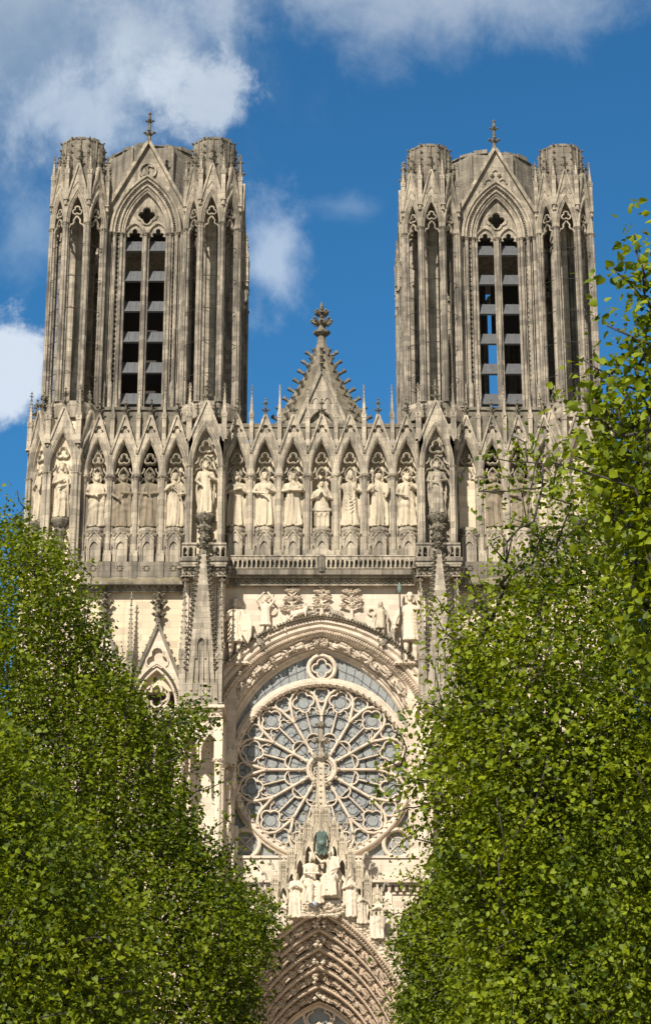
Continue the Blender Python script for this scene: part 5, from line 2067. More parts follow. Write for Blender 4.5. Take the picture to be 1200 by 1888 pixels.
# small figures in the moulded order of the arch
def small_figure(seed):
    r = random.Random(seed)
    vf = MB()
    robe(vf, 1.0, seed, 1.15 + r.random() * .25, .02, .8, 20, .02, 1.6)
    vf.ball(r.uniform(-.03, .03), -.03, .9, .07, .08, .09, 8, 6)
    vf.tube([(-.09, -.02, .93), (-.1, 0, .85), (-.08, 0, .8)], [.03, .035, .02], 5)
    vf.tube([(.09, -.02, .93), (.1, 0, .85), (.08, 0, .8)], [.03, .035, .02], 5)
    for s_ in (-1, 1):
        e = r.uniform(.52, .68)
        h = r.uniform(.5, .8)
        vf.tube([(s_ * .12, 0, .75), (s_ * .2, -.08, e), (s_ * r.uniform(-.02, .1), -.2, h)], [.055, .05, .03], 6)
        vf.tube([(s_ * .06, -.05, .42), (s_ * .09, -.2, .38), (s_ * .1, -.14, .05)], [.09, .085, .07], 7)
        for q in range(3):
            vf.tube([(s_ * .08, .05, .76), (s_ * (.2 + q * .03), .09, .95 - q * .12), (s_ * (.22 - q * .03), .07, .45 - q * .05)], [.03, .05, .015], 5)
    for q in range(4):
        vf.tube([(-.14, -.1, .5 - q * .09), (0, -.2, .44 - q * .1), (.14, -.1, .5 - q * .09)], [.018] * 3, 5)
    for k in range(10):
        a = r.uniform(PI, 2 * PI)
        vf.knob(.2 * math.cos(a), .16 * math.sin(a), r.uniform(-.13, .0), .08)
        a = r.uniform(PI, 2 * PI)
        vf.knob(.17 * math.cos(a), .17 * math.sin(a), r.uniform(1.02, 1.14), .075)
    return vf


VF = {}
for m in ('pink', 'portal'):
    VF[m] = [small_figure(k).mesh('voussoir_figure', MT[m], False) for k in range(5)]


def figures_on(path, y, step, size, parent, mat, tilt=.35, skip_mid=.0, both=True):
    half = len(path) // 2
    L = along(path, .02)
    tot = len(L) * .02
    c = tot / 2
    out = 0
    k = 0
    while True:
        s0 = skip_mid + k * step
        if s0 + size * .9 > c:
            break
        for sgn in (-1, 1):
            sm = c + sgn * (s0 + size * .5)
            i = min(len(L) - 1, max(0, int(sm / .02)))
            x, z, a = L[i]
            ang = a - PI / 2 if sgn < 0 else a + PI / 2
            # local up axis runs up the arch
            up = Vector((math.cos(a), 0, math.sin(a))) * (1 if sgn < 0 else -1)
            fw = Vector((0, -1, 0))
            side = up.cross(fw).normalized()
            Rm = Matrix((( -side.x, -fw.x, up.x), (-side.y, -fw.y, up.y), (-side.z, -fw.z, up.z))).to_4x4()
            M = Matrix.Translation(Vector((x, y, z)) - up * size * .5) @ Rm @ Matrix.Rotation(tilt * 0, 4, 'X') @ Matrix.Scale(size, 4)
            M = M @ Matrix.Rotation(rng.uniform(-.5, .5), 4, 'Z')
            inst('voussoir_figure', rng.choice(VF[mat]), parent, M=M)
            out += 1
        k += 1
    return out


figures_on(archrow(.29, 40)[1:-1], .72, 1.75, 1.45, rose_arch, 'pink', skip_mid=.55)
mb = MB()
p = archrow(.29, 20)
for k in range(16):
    mb.knob(rng.uniform(-.5, .5), .55 + rng.uniform(-.1, .15), archrow(.29, 20)[21][1] + rng.uniform(-.35, .25), .16)
build(mb, 'carved_keystone', 'pink', rose_arch)

# white statue with a child beside the rose, under its canopy
x, zf = W(415, 1521, -.6)
mb = robed(4.1, 51, 'curls', False, turn=.15, la=((-.16, -.04, .62), (.02, -.13, .68)), ra=((.16, -.04, .64), (.12, -.11, .72)), cloak=0, wid=.9, pleat=1.1)
mb.ball(.6, -.3, 3.15, .16, .16, .34, 8, 6)
mb.ball(.62, -.36, 3.6, .14, .14, .16, 8, 6)
place('statue_with_child', mb, x, -.55, zf, 'white', 'white statue carrying a child, beside the left edge of the rose window', 'statue', .045)
mb = MB()
mb.lathe([(.35, -2.2), (.45, -1.2), (.62, -.5), (.72, -.1), (.66, 0)], 0, 0, 8, PI / 8)
mb.box(-.7, .9, .2, 1.2, -3, 0)
inst('statue_bracket', mb.mesh('statue_bracket', MT['white']), cath, (x, -.55, zf))
mb = MB()
for k in range(-2, 3):
    pinnacle(mb, k * .28, -.3 if abs(k) < 2 else 0, .1, .14, 1.5, .6, 3, False)
    mb.plate(clean([(k * .28 - .14, 0), (k * .28 - .14, .1), (k * .28, .4), (k * .28 + .14, .1), (k * .28 + .14, 0)] + arch(.1, .2, 3, k * .28, -.05)[::-1]), [], -.48, -.4)
mb.box(-.6, .6, -.25, .6, .1, 1.0)
inst('statue_canopy', mb.mesh('statue_canopy', MT['white']), cath, (x, -.55, zf + 4.25))
mb = MB()
mb.box(-.75, .75, .0, 3, 0, 14.0)
inst('rose_side_pier', mb.mesh('rose_side_pier', MT['pink']), cath, (x - .15, .3, ZC(1610, 0)))
inst('rose_side_pier', mb.mesh('rose_side_pier', MT['pink']), cath, (-x + .2, .3, ZC(1610, 0)))

# ================================================================== portal
YP = -8.6
portal = empty('portal', (0, 0, 0), cath)


def prow(t, n=22, ext=True):
    h = 6.75 - 2.95 * t
    H = 11.35 - 6.05 * t
    zs = 8.3
    L = arch(h, H, n, -.12, zs)
    return [(L[0][0], 0.0)] + L + [(L[-1][0], 0.0)]


P2 = [(-.02, YP + .1), (-.02, YP - .15), (.015, YP - .22), (.03, YP - .05)]
for k in range(5):
    t0, t1 = .04 + k * .19, .04 + (k + 1) * .19
    y0 = YP + .1 + k * .85
    P2 += [(t0, y0), (t0 + .012, y0 - .1), (t0 + .032, y0 - .1), (t0 + .045, y0 + .02), (t0 + .048, y0 + .6), (t0 + .075, y0 + 1.15), (t0 + .145, y0 + 1.25), (t0 + .165, y0 + .95), (t0 + .18, y0 + .76), (t1, y0 + .85)]
P2 += [(1.0, YP + 5.2), (1.0, YP + 5.6)]
rows = [prow(t) for (t, y) in P2]
n_ = len(rows[0])
mb = MB()
mb.add([(x, P2[i][1], z) for i, r in enumerate(rows) for (x, z) in r], [(i * n_ + j, (i + 1) * n_ + j, (i + 1) * n_ + j + 1, i * n_ + j + 1) for i in range(len(rows) - 1) for j in range(n_ - 1)])
arv = build(mb, 'archivolts', 'portal', portal)
for k in range(5):
    t0 = .04 + k * .19
    figures_on(prow(t0 + .105, 60)[1:-1], YP + .1 + k * .85 + .58, 1.45 - k * .09, 1.3 - k * .09, arv, 'portal', skip_mid=.5)
    mb = MB()
    ap = max(p[1] for p in prow(t0 + .1))
    for q in range(9):
        mb.knob(-.12 + rng.uniform(-.35, .35), YP + .1 + k * .85 + .2 + rng.uniform(-.1, .2), ap + rng.uniform(-.6, .1), rng.uniform(.12, .2))
    build(mb, 'carved_keystone', 'white', arv)
mb = MB()
for (x, z, a) in along(prow(.02, 60)[1:-1], .2):
    mb.knob(x, YP - .16, z, .12, .9, 1.2, 1)
    mb.knob(x + .14 * math.sin(a), YP - .02, z - .14 * math.cos(a), .1)
for (tt, yy) in ((.225, 1.0), (.415, 1.85), (.605, 2.7), (.795, 3.55)):
    for (x, z, a) in along(prow(tt, 60)[1:-1], .22):
        mb.knob(x, YP + yy - .1, z, .085)
build(mb, 'leaf_band', 'portal', arv)
# rough band of carved clouds riding on the arch
mb = MB()
ext = prow(-.02, 30)[1:-1]
ext2 = [(x * 1.05, z + .75 + .35 * (1 - abs(x) / 7)) for (x, z) in ext]
mb.plate(clean([p for p in ext] + ext2[::-1])[::-1], [], YP - .05, YP + .6)
r = random.Random(9)
for (x, z, a) in along(prow(-.02, 60)[1:-1], .16):
    for k in range(4):
        d = .1 + k * .26
        mb.knob(x - d * math.sin(a) + r.uniform(-.08, .08), YP - .08 + r.uniform(-.05, .05), z + d * math.cos(a) + r.uniform(-.08, .08), r.uniform(.12, .19), 1.1, .8, .8)
build(mb, 'carved_clouds', 'white', portal)
# gable wall behind the crowning group
za = ZC(1478, YP + .6)
mb = MB()
zl = ZC(1830, YP)
slope = 3.1 / (za - ZC(1620, YP + .6))
gab = [(-.1 - (za - zl) * slope * .95, zl), (-.1, za), (-.1 + (za - zl) * slope * .95, zl)]
gh = prow(-.02, 20)[1:-1]
gh = [p for p in gh if p[1] > zl]
mb.plate(clean(gab[:1] + [gab[1], gab[2]] + gh[::-1]), [], YP + .55, YP + .95)
build(mb, 'portal_gable', 'statue', portal)
mb = MB()
w_ = (za - zl) * slope * .95
mb.add([(-w_ * .9, YP + .9, zl), (-.1, YP + .9, za - 2.2), (w_ * .9, YP + .9, zl), (-w_ * .9, -.1, zl + .3), (-.1, -.1, za - 2.0), (w_ * .9, -.1, zl + .3)], [(0, 1, 4, 3), (1, 2, 5, 4)])
build(mb, 'portal_roof', 'lead', portal)

# canopies stepped down the gable
def canopy_mesh(h=2.35):
    mb = MB()
    w = .27
    for k in (0, 1, 3):
        M = Matrix.Rotation(k * PI / 2, 4, 'Z')
        mb.plate(clean([(-w, -.4), (-w, .25), (0, .95), (w, .25), (w, -.4), (w * .78, -.4)] + arch(w * .78, .58, 5, 0, -.22)[::-1] + [(-w * .78, -.4)]), [], -w - .02, -w + .07, M)
        q = MB()
        q.sweep([(-w, .25), (0, 1.0), (w, .25)], roll(.05, -w - .03))
        q.knob(0, -w - .03, 1.08, .09)
        mb.merge(q, M)
    for (sx, sy) in ((-1, -1), (1, -1)):
        mb.lathe([(.075, -.45), (.06, -.3), (.06, 1.6), (.09, 1.65), (.02, 2.1)], sx * w, sy * w, 6)
        mb.knob(sx * w, sy * w, -.5, .085)
    mb.frustum(w * .8, w * .8, w * .75, w * .75, .42, 1.5)
    for k in range(3):
        mb.lathe([(.045, .5), (.045, 1.7), (.07, 1.75), (.01, 2.05)], -w * .55 + k * w * .55, -w * .98, 6)
    mb.sweep([(-w * .85, 1.5), (w * .85, 1.5)], roll(.05, -w * .9))
    mb.frustum(w * .75, w * .75, .05, .05, 1.5, h)
    for k in range(3):
        z = 1.65 + k * .2
        for a in range(4):
            rr = w * .75 * (1 - k / 3.6) + .04
            mb.knob(rr * math.cos(a * PI / 2), rr * math.sin(a * PI / 2), z, .07)
    mb.knob(0, 0, h, .1)
    return mb.mesh('canopy', MT['statue'])


CANO = canopy_mesh()
for k in range(1, 8):
    for s_ in (-1, 1):
        px = 593 + s_ * (8 + (k - 1) * 15.3)
        if k == 7:
            px = 593 + s_ * 104
        py = 1545 + 25.5 * (k - 1)
        x, z = W(px - 1, py, YP - .15)
        inst('canopy', CANO, portal, (x, YP - .15, z))
for k in range(8):       # curled hooks along the slope
    for s_ in (-1, 1):
        mb = MB()
        px, py = 593 + s_ * (26 + k * 12.4), 1500 + k * 18.5
        x, z = W(px, py, YP + .4)
        mb.tube([(0, 0, -.4), (s_ * .08, 0, -.05), (s_ * .25, 0, .08), (s_ * .34, 0, 0), (s_ * .3, 0, -.1)], [.09, .08, .09, .09, .07], 7)
        mb.knob(s_ * .3, 0, .0, .14)
        inst('hook_crocket', mb.mesh('hook_crocket', MT['gallery']), portal, (x, YP + .4, z))
mb = MB()
x, z = W(591, 1520, YP + .2)
z9 = W(591, 1400, YP + .2)[1]
mb.frustum(.5, .4, .36, .3, z - 2, z + 1.0, x, YP + .3)
mb.frustum(.36, .3, .2, .18, z + 1.0, z9, x, YP + .3)
for k in range(10):
    t = k / 10
    zz = z + .2 + (z9 - z - .4) * t
    hw = .5 * (1 - t) + .22 * t
    mb.knob(x, YP - .1 + .2 * t, zz, .1)
    for s_ in (-1, 1):
        mb.knob(x + s_ * (hw + .06), YP + .2, zz, .13)
build(mb, 'central_stem', 'statue', portal)
mb = MB()
zt = W(591, 1330, YP + .3)[1]
mb.lathe([(.22, z9 - .2), (.5, z9 + .1), (.3, z9 + .3), (.22, z9 + .5), (.18, zt - .4), (.1, zt)], x, YP + .3, 8)
for (zz, rr, s) in ((z9 + .25, .55, .2), (z9 + 1.35, .62, .19), (z9 + 2.4, .36, .15)):
    for k in range(8):
        a = k * PI / 4
        mb.tube([(x, YP + .3, zz - .25), (x + rr * .7 * math.cos(a), YP + .3 + rr * .7 * math.sin(a), zz), (x + rr * math.cos(a), YP + .3 + rr * math.sin(a), zz - .05)], [.1, .11, s], 6)
build(mb, 'great_finial', 'gallery', portal)


# crowning group
def seated(H, seed, crown, turn, arms, sgn):
    mb = MB()
    r = random.Random(seed)
    up = MB()
    robe(up, H, seed, 1.0, .30, .80, 44, 0, .9, diag=sgn)
    mb.merge(up, Matrix.Translation((0, .05 * H, 0)))
    for s_ in (-1, 1):
        kx = s_ * .09 * H
        mb.tube([(s_ * .06 * H, .05 * H, .36 * H), (kx, -.10 * H, .385 * H), (kx * 1.05, -.19 * H, .36 * H), (kx * 1.0, -.17 * H, .2 * H), (kx * 1.1, -.15 * H, .03 * H)], [.09 * H, .088 * H, .07 * H, .06 * H, .065 * H], 12)
        mb.ball(s_ * .09 * H, -.22 * H, .015 * H, .03 * H, .055 * H, .022 * H, 8, 6)
        mb.ball(s_ * .115 * H, .05 * H, .745 * H, .06 * H, .055 * H, .05 * H, 8, 6)
    for k in range(11):      # folds falling between and beside the knees
        x = (-.17 + .034 * k) * H
        d = .03 * H * math.cos(k * 1.7 + seed)
        mb.tube([(x * .75, -.13 * H + d, .36 * H), (x * .95, -.18 * H + d, .22 * H), (x * 1.1 + d * .5, -.17 * H + d, .02 * H)], [.018 * H, .024 * H, .02 * H], 6)
    for k in range(4):
        mb.tube([(-.12 * H, -.12 * H, (.41 - .05 * k) * H), (sgn * .02 * H, -.205 * H, (.33 - .06 * k) * H), (.12 * H, -.13 * H, (.41 - .055 * k) * H)], [.013 * H, .018 * H, .013 * H], 6)
    for (i, s_) in ((0, -1), (1, 1)):
        E, P = arms[i]
        arm(mb, H, s_, (E[0], E[1] + .03, E[2]), P, shoulder=(.095, .05, .75), sleeve=.024)
    q = MB()
    head(q, H * 1.22, 0, 0, .76, turn, crown, crown == 'band', .8)
    mb.merge(q, Matrix.Translation((sgn * .03 * H, .02 * H, 0)))
    mb.box(-.17 * H, .17 * H, -.02 * H, .25 * H, 0, .3 * H)
    return mb


def wings(mb, H, up=.0):
    for s_ in (-1, 1):
        for k in range(6):
            t = k / 5
            mb.tube([(s_ * .06 * H, .06 * H, .74 * H), (s_ * (.24 + .07 * t) * H, .05 * H, (.93 - .1 * t + up) * H), (s_ * (.34 - .05 * t) * H, .04 * H, (.64 - .12 * t) * H), (s_ * (.24 - .1 * t) * H, .03 * H, (.36 - .02 * t) * H)], [.035 * H, .045 * H, .04 * H, .012 * H], 6)


GP = 'figures of the crowning group over the portal'
for (px, py, H, seed, crown, turn, arms, sgn, lab) in (
        (574, 1668, 3.4, 61, 'crown', .5, (((-.16, -.06, .60), (.02, -.2, .59)), ((.15, -.08, .60), (.06, -.2, .64))), 1, 'seated veiled woman bowing with joined hands, left of the pair over the portal'),
        (611, 1655, 3.4, 62, 'band', -.5, (((-.2, -.06, .70), (-.31, -.1, .84)), ((.16, -.05, .58), (.08, -.2, .5))), -1, 'seated bearded man stretching out an arm to crown the woman beside him')):
    x, z = W(px, py, YP - .4)
    place('crowning_statue', seated(H, seed, crown, turn, arms, sgn), x, YP - .35, z, 'white', lab, 'statue', .04, GP, rz=sgn * R_(22))
ANG = [(545, 1693, 3.05, 71, 'standing angel with spread wings left of the seated pair, beside a dark slit'), (646, 1692, 3.05, 72, 'standing angel with spread wings right of the seated pair'),
       (669, 1704, 2.3, 73, 'kneeling angel between the standing angel and the outer winged one'), (696, 1732, 3.0, 74, 'outermost right winged angel on the slope of the portal gable'),
       (519, 1712, 2.0, 75, 'small kneeling angel behind leaves on the left slope of the gable'), (489, 1735, 2.6, 76, 'outermost left winged angel mostly hidden by leaves on the gable')]
for (px, py, H, seed, lab) in ANG:
    mb = robed(H, seed, 'curls', False, turn=(.4 if px < 593 else -.4), la=((-.17, -.04, .62), (-.02, -.14, .68)), ra=((.17, -.04, .62), (.03, -.14, .68)), cloak=(1 if seed % 2 else -1), pleat=1.3)
    wings(mb, H, .12)
    x, z = W(px, py, YP - .3)
    place('angel_statue', mb, x, YP - .25, z, 'white', lab, 'statue', .045, GP)
mb = MB()          # rocky seat and clouds under the crowned pair
for k in range(130):
    px, py = rng.uniform(556, 634), rng.uniform(1664, 1690)
    x, z = W(px, py, YP - .5)
    mb.knob(x, YP - .45 + rng.uniform(-.1, .15), z, rng.uniform(.13, .2), 1.1, .9, .8)
x0_, z0_ = W(560, 1690, YP)
x1_, z1_ = W(628, 1655, YP)
mb.box(x0_, x1_, YP - .4, YP + .5, z0_ + .1, z1_ - .25)
build(mb, 'carved_rock', 'white', portal)
# dark slits beside the group, copper rays, lamp globe
for px, py in ((552, 1684), (630, 1684)):
    x, z = W(px, py, YP)
    mb = MB()
    mb.plate([(-.16, -.1), (-.16, .9), (0, 1.25), (.16, .9), (.16, -.1)], [], -.05, .1)
    inst('dark_slit', mb.mesh('dark_slit', MT['wood']), portal, (x, YP + .5, z))
x, z = W(593, 1556, YP - .3)
mb = MB()
pts = []
for k in range(32):
    a = 2 * PI * k / 32
    rr = (1.0 if k % 2 else .78)
    rr *= 1 / max(abs(math.cos(a)) / .38, abs(math.sin(a)) / .86)
    pts.append((rr * math.cos(a), rr * math.sin(a)))
mb.plate(pts, [], -.03, .03)
for k in range(16):
    a = 2 * PI * k / 16
    rr = .85 / max(abs(math.cos(a)) / .38, abs(math.sin(a)) / .86)
    mb.tube([(.15 * math.cos(a), -.12, .15 * math.sin(a)), (rr * math.cos(a), -.03, rr * math.sin(a))], [.05, .03], 5)
mb.ball(0, -.1, 0, .2, .16, .2, 14, 9)
o = build(mb, 'sunburst', 'copper', None, loc=(x, YP - .75, z), smooth=False)
o.rotation_euler = (R_(18), 0, 0)
tag(o, 'green copper sunburst hanging under the canopies above the seated pair', 'sunburst')
x, z = W(579, 1667, YP - .8)
mb = MB()
mb.ball(0, 0, 0, .24, .24, .24, 20, 14)
mb.tube([(0, 0, 0), (0, .6, -.1)], [.04, .04], 6)
MT['globe'] = plain('grey_lamp_globe', (.28, .30, .33), .35, 0, .05)
o = build(mb, 'globe', 'globe', None, loc=(x, YP - .8, z), smooth=True)
tag(o, 'plain grey ball at the feet of the seated pair', 'globe')

# glazed tympanum
x, z = W(588, 1873, YP + 5.4)
mb = MB()
mb.plate(clean(prow(1.0, 14)), [], YP + 5.5, YP + 5.56)
tg = build(mb, 'tympanum_glass', 'glass', portal)
mb = MB()
yt = YP + 5.15
mb.sweep(circ((x, z), 1.02, 26), bar(.2, yt, yt + .35), True)
mb.sweep(clean(foil(x, z, 3, .42, .45, PI / 2, 7)), bar(.14, yt + .05, yt + .3), True)
mb.sweep(prow(1.0, 14)[1:-1], bar(.34, yt - .05, yt + .4))
for s_ in (-1, 1):
    mb.sweep([(x + s_ * 1.7 - 1.6, 6)] + arch(1.6, 2.2, 6, x + s_ * 1.7, 8.6) + [(x + s_ * 1.7 + 1.6, 6)], bar(.2, yt, yt + .35))
build(mb, 'tympanum_tracery', 'pink', tg)
# porch walls either side, side portals' plain gables
mb = MB()
for s_ in (-1, 1):
    a, b = sorted((s_ * 6.6, s_ * 9.2))
    mb.box(a, b, YP + .3, 1.2, 0, 13.0)
    a, b = sorted((s_ * 9.2, s_ * 19.5))
    mb.plate(clean([(a, 0), (a, 10), ((a + b) / 2, 18.5), (b, 10), (b, 0), (b - 1.6, 0)] + arch((b - a) / 2 - 1.6, 6.5, 8, (a + b) / 2, 6.5)[::-1] + [(a + 1.6, 0)]), [], YP + 1.5, YP + 2.6)
    for k in range(4):
        mb.sweep([(a + 1.6 + k * .35, 0)] + arch((b - a) / 2 - 1.6 - k * .35, 6.5 - k * .4, 8, (a + b) / 2, 6.5) + [(b - 1.6 - k * .35, 0)], bar(.4, YP + 2.4 + k * .8, YP + 3.4 + k * .8))
    a, b = sorted((s_ * 19.5, s_ * 22.5))
    mb.box(a, b, YP + .6, 1.2, 0, 14)
build(mb, 'porch', 'pink', portal)
for s_ in (-1, 1):
    for xx in (8.0, 20.8):
        mb = MB()
        pinnacle(mb, s_ * xx, YP + 1.6, 13, .6, 8.5, .45, 8)
        build(mb, 'porch_pinnacle', 'gallery', portal)

# ================================================================== lime trees of the forecourt
MT['leaf_a'] = leaf_mat('lime_leaf', (.036, .064, .002), (.18, .225, .004), .4)
MT['leaf_b'] = leaf_mat('young_lime_leaf', (.042, .074, .002), (.21, .26, .005), .4)


def in_poly(px, py, poly):
    inside = np.zeros(len(px), bool)
    n = len(poly)
    for i in range(n):
        x1, y1 = poly[i]
        x2, y2 = poly[(i + 1) % n]
        c = ((y1 > py) != (y2 > py))
        with np.errstate(divide='ignore', invalid='ignore'):
            xi = (x2 - x1) * (py - y1) / (y2 - y1 + 1e-12) + x1
        inside ^= c & (px < xi)
    return inside


def edge_dist(px, py, poly):
    d = np.full(len(px), 1e9)
    n = len(poly)
    for i in range(n):
        a, b = np.array(poly[i], float), np.array(poly[(i + 1) % n], float)
        ab = b - a
        t = np.clip(((px - a[0]) * ab[0] + (py - a[1]) * ab[1]) / (ab @ ab), 0, 1)
        d = np.minimum(d, np.hypot(px - (a[0] + t * ab[0]), py - (a[1] + t * ab[1])))
    return d


def to_world(px, py, dist):
    xr, yr = (px - 600) / F, (944 - py) / F
    c, s = math.cos(TH), math.sin(TH)
    dy, dz = c - yr * s, s + yr * c
    t = dist / dy
    return np.stack([CX + t * xr, -D + dist, CZ + t * dz], 1)


def lime_tree(name, label, poly, dist, thick, n_clump, leaf, per, trunk, seed, mat, shoots=(), twig=.55, fork=3.2, group='lime trees of the forecourt', carve=0.0, thin=None):
    """crown fills a volume: the outline at its mean distance, bulging 'thick' metres towards and away from the viewer"""
    rs = np.random.RandomState(seed)
    P = np.array(poly, float)
    x0, y0 = P.min(0)
    x1, y1 = P.max(0)
    pts = []
    while len(pts) < n_clump:
        px = rs.uniform(x0, x1, n_clump)
        py = rs.uniform(y0, y1, n_clump)
        ok = in_poly(px, py, poly)
        e = edge_dist(px, py, poly) * dist / F           # metres from the outline
        half = np.minimum(thick, .35 + np.sqrt(np.maximum(e, 0) * thick * 1.1))
        d = dist + half * rs.uniform(-1, 1, n_clump)
        # clumpy: keep points near random lobes
        w = to_world(px, py, d)
        q = np.sin(w[:, 0] * 2.3 + seed) * np.sin(w[:, 2] * 2.0 + seed * 2) * np.sin(w[:, 1] * 1.9 + 1)
        ok &= (q > -.45 + carve) | (rs.uniform(size=n_clump) < .35 - carve * .5)
        if thin:      # looser towards the top
            ok &= rs.uniform(size=n_clump) < np.interp(py, [thin[0], thin[1]], [thin[2], 1])
        for i in np.nonzero(ok)[0]:
            pts.append(w[i])
    pts = np.array(pts[:n_clump])
    nmain = len(pts)
    tx, ty = trunk
    ex = []
    for (sx, sy, sd, gx_, gy_, m) in shoots:         # long leafy shoots beyond the outline
        for k in range(m):
            t = k / max(1, m - 1)
            w = to_world(np.array([sx + (gx_ - sx) * t + rs.uniform(-5, 5)]), np.array([sy + (gy_ - sy) * t + rs.uniform(-4, 4)]), np.array([sd + rs.uniform(-.12, .12)]))[0]
            ex.append(w)
    allp = np.vstack([pts] + ([np.array(ex)] if ex else []))
    # skeleton: trunk, then every twig joined to the nearest earlier node
    nodes = [np.array([tx, ty, 0.0]), np.array([tx, ty, 1.2]), np.array([tx + .05, ty, 2.4]), np.array([tx, ty + .05, fork])]
    par = [-1, 0, 1, 2]
    root = nodes[3]
    sub = rs.choice(nmain, min(nmain, 700), replace=False)
    sel = [allp[i] for i in sub] + [allp[nmain + k] for k in range(len(ex))]
    sel.sort(key=lambda p: np.linalg.norm(p - root))
    for p in sel:
        A = np.array(nodes[3:])
        dd = np.linalg.norm(A - p, axis=1) + .45 * np.linalg.norm(A - root, axis=1)
        j = int(np.argmin(dd)) + 3
        a = nodes[j]
        L = np.linalg.norm(p - a)
        if L < .12:
            continue
        m = max(1, int(L / .8))
        prev = j
        for k in range(1, m + 1):
            t = k / m
            q = a + (p - a) * t + rs.uniform(-.06, .06, 3) * (0 if k == m else min(.6, L * .3)) + np.array([0, 0, -.10 * math.sin(PI * t) * min(L, 2)])
            nodes.append(q)
            par.append(prev)
            prev = len(nodes) - 1
    cnt = np.zeros(len(nodes))
    for i in range(len(nodes) - 1, 0, -1):
        cnt[i] += 1
        cnt[par[i]] += cnt[i]
    mx = cnt[3]
    mb = MB()
    rad = lambda c: .006 + .10 * (c / mx) ** .78
    for i in range(1, len(nodes)):
        r1, r0 = rad(cnt[i]), rad(cnt[par[i]])
        if i <= 3:
            r0, r1 = .24 - .02 * i, .22 - .02 * i
        mb.tube([nodes[par[i]], nodes[i]], [min(r0, r1 * 1.5) if i > 3 else r0, r1], 6 if r1 > .03 else 4)
    root_o = empty(name, (tx, ty, 0))
    tag(root_o, label, 'tree', group)
    mb.v = [(a - tx, b - ty, c) for (a, b, c) in mb.v]
    build(mb, 'branches', 'bark', root_o, smooth=True)
    # leaves along twigs
    NA = np.array(nodes)
    n = len(allp)
    # twig direction: away from the trunk axis, with scatter
    out = allp - np.array([tx, ty, fork])
    out /= np.linalg.norm(out, axis=1, keepdims=True) + 1e-6
    dirs = out * .8 + rs.normal(0, .55, (n, 3)) + np.array([0, 0, .1])
    dirs /= np.linalg.norm(dirs, axis=1, keepdims=True)
    k = per
    t = np.tile(np.linspace(-.5, .5, k), n) * twig
    base_ = np.repeat(allp, k, 0) + np.repeat(dirs, k, 0) * t[:, None]
    N_ = n * k
    base_ += rs.normal(0, .045, (N_, 3))
    base_[:, 2] -= np.abs(t) * .12
    side = np.cross(np.repeat(dirs, k, 0), rs.normal(0, 1, (N_, 3)))
    side /= np.linalg.norm(side, axis=1, keepdims=True) + 1e-6
    ax = side * .8 + np.repeat(dirs, k, 0) * .35 + np.array([0, 0, -.35]) + rs.normal(0, .2, (N_, 3))
    ax /= np.linalg.norm(ax, axis=1, keepdims=True)
    nor = np.array([-.1, -.25, .75]) + rs.normal(0, .55, (N_, 3))
    nor -= ax * (nor * ax).sum(1, keepdims=True)
    nor /= np.linalg.norm(nor, axis=1, keepdims=True) + 1e-6
    wid = np.cross(ax, nor)
    s = leaf * rs.uniform(.45, 1.3, (N_, 1)) * np.clip(rs.normal(1, .1, (N_, 1)), .7, 1.3)
    base_ += side * leaf * .6
    fold = .28
    # heart-shaped leaf of seven points, folded along the midrib, tip curled
    prof = [(0, 0, 0), (.42, -.06, fold * .35), (.52, .36, fold * .5), (.30, .74, fold * .25), (0, 1.08, -.12), (-.30, .74, fold * .25), (-.52, .36, fold * .5), (-.42, -.06, fold * .35)]
    V = np.stack([base_ + s * (a * wid + b * ax + c * nor) for (a, b, c) in prof], 1).reshape(-1, 3)
    V -= np.array([tx, ty, 0])
    m = len(prof)
    idx = np.arange(N_)[:, None] * m
    loops = np.concatenate([idx + np.array([0, 1, 2, 3]), idx + 0], 1)
    f1 = idx + np.array([0, 1, 2, 3, 4])
    f2 = idx + np.array([0, 4, 5, 6, 7])
    faces = np.stack([f1, f2], 1).reshape(-1, 5)
    me = bpy.data.meshes.new('crown')
    me.vertices.add(len(V))
    me.vertices.foreach_set('co', V.astype(np.float32).ravel())
    me.loops.add(faces.size)
    me.loops.foreach_set('vertex_index', faces.ravel().astype(np.int32))
    me.polygons.add(len(faces))
    me.polygons.foreach_set('loop_start', np.arange(0, faces.size, 5, dtype=np.int32))
    me.polygons.foreach_set('loop_total', np.full(len(faces), 5, dtype=np.int32))
    me.update(calc_edges=True)
    me.validate()
    me.materials.append(MT[mat])
    inst('crown', me, root_o)


def X_at(px, dist):
    return CX + (px - 600) / F * dist / math.cos(TH)


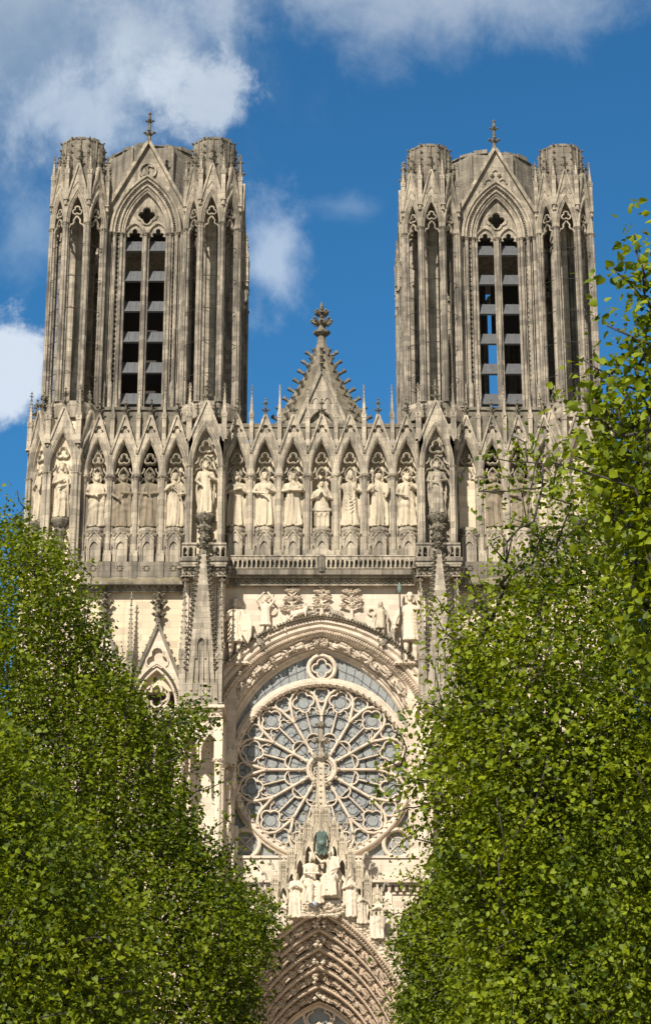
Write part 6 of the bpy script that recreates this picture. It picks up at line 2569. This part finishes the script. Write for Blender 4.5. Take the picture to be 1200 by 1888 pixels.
# left row, far to near
lime_tree('lime_tree', 'broad lime tree filling the left side below the left tower',
          [(-160, 1120), (-60, 1000), (5, 975), (40, 945), (62, 985), (110, 1000), (150, 1050), (165, 1110), (188, 1160), (190, 1200), (235, 1240), (262, 1290), (300, 1330), (350, 1300), (385, 1330),
           (345, 1380), (322, 1420), (345, 1470), (372, 1560), (420, 1590), (455, 1640), (500, 1670), (505, 1720), (480, 1790), (470, 1900), (470, 2030), (-160, 2030)],
          29, 3.2, 14500, .050, 11, (X_at(150, 29), -D + 29), 3, 'leaf_a',
          shoots=[(45, 950, 29, 34, 905, 4), (120, 1010, 28.5, 135, 1030, 3), (165, 1110, 28, 180, 1105, 3), (300, 1320, 28.5, 375, 1285, 8), (330, 1400, 28, 400, 1320, 9), (340, 1430, 28.5, 385, 1395, 6), (360, 1560, 28.5, 425, 1500, 9), (400, 1600, 29, 432, 1545, 7), (480, 1680, 28, 515, 1700, 4), (200, 1200, 29, 228, 1215, 4), (330, 1480, 28.5, 415, 1440, 8), (300, 1350, 28.5, 345, 1290, 5), (180, 1150, 29, 200, 1130, 3), (430, 1620, 28.5, 470, 1590, 5), (250, 1270, 28.5, 300, 1280, 5), (20, 960, 29, 8, 925, 3), (150, 1040, 28.5, 165, 1060, 3)], fork=3.4)
lime_tree('lime_tree', 'darker lime tree in the lower left corner, nearer with larger leaves',
          [(-260, 1500), (-120, 1380), (0, 1330), (60, 1420), (120, 1500), (190, 1600), (240, 1700), (260, 1820), (260, 2060), (-260, 2060)],
          19, 1.8, 4300, .046, 11, (X_at(-160, 19), -D + 19), 5, 'leaf_a', fork=3.0)
# right row
lime_tree('lime_tree', 'lime tree with a broad crown filling the right side, reaching over the rose window',
          [(1360, 760), (1240, 700), (1180, 760), (1130, 800), (1060, 850), (1010, 880), (985, 940), (1000, 1000), (960, 1060), (905, 1110), (870, 1150), (840, 1200), (850, 1260), (800, 1330), (805, 1390), (775, 1430),
           (800, 1490), (800, 1550), (830, 1600), (860, 1680), (860, 1800), (870, 2040), (1360, 2040)],
          20.5, 2.2, 9000, .047, 11, (X_at(1120, 20.5), -D + 20.5), 8, 'leaf_b',
          shoots=[(960, 1050, 20, 805, 1130, 12), (900, 1130, 20, 800, 1100, 5), (930, 1090, 20, 860, 1060, 5), (1030, 1000, 20, 950, 960, 6), (870, 1180, 20, 790, 1150, 8), (850, 1250, 20, 785, 1290, 6), (800, 1380, 20, 725, 1350, 7), (790, 1420, 20, 705, 1460, 9), (790, 1520, 20.5, 735, 1560, 5), (810, 1360, 20, 740, 1390, 7), (800, 1450, 20, 715, 1400, 8), (790, 1480, 20, 730, 1500, 6), (810, 1560, 20.3, 745, 1540, 6), (830, 1300, 20, 770, 1330, 5), (860, 1220, 20, 800, 1230, 5), (820, 1420, 19.8, 760, 1450, 6), (845, 1190, 20, 815, 1120, 5), (940, 1060, 19.8, 925, 985, 5), (1050, 930, 19.8, 965, 900, 6),
                  (1000, 900, 19.5, 880, 905, 8), (1020, 860, 19.5, 895, 840, 9), (980, 960, 19.5, 900, 1000, 5), (1000, 1000, 20, 925, 1065, 5), (1060, 850, 19.5, 940, 800, 9)], fork=3.2, carve=.2, thin=(900, 1300, .28))
lime_tree('lime_tree', 'small leaved lime tree in the lower right, standing farther back beside the portal',
          [(1330, 1380), (1100, 1380), (960, 1420), (880, 1460), (830, 1530), (800, 1600), (770, 1680), (735, 1740), (755, 1800), (735, 1900), (730, 2010), (1330, 2010)],
          29.5, 3.0, 12500, .049, 11, (X_at(960, 29.5), -D + 29.5), 9, 'leaf_a',
          shoots=[(800, 1600, 29, 738, 1625, 7), (790, 1640, 29, 745, 1600, 4), (770, 1690, 29, 705, 1680, 8), (745, 1750, 29, 712, 1760, 5), (745, 1850, 29.5, 715, 1860, 4)], fork=3.4)
lime_tree('lime_tree', 'tall open lime tree at the right edge, its top shoots against the blue sky',
          [(1330, 380), (1260, 420), (1215, 470), (1180, 560), (1160, 640), (1110, 700), (1090, 780), (1100, 860), (1130, 960), (1160, 1080), (1200, 1250), (1330, 1300)],
          14.0, 1.3, 1000, .055, 10, (X_at(1450, 14), -D + 14), 12, 'leaf_b',
          shoots=[(1195, 560, 13.6, 1165, 415, 9), (1190, 560, 13.8, 1130, 490, 7), (1195, 640, 13.6, 1120, 600, 7), (1180, 720, 13.6, 1070, 665, 9), (1170, 760, 13.6, 1045, 770, 9), (1180, 800, 13.6, 1075, 730, 8), (1150, 870, 13.6, 1060, 840, 7), (1170, 900, 13.4, 1000, 850, 11)], fork=3.0, carve=.3, thin=(450, 1200, .3))
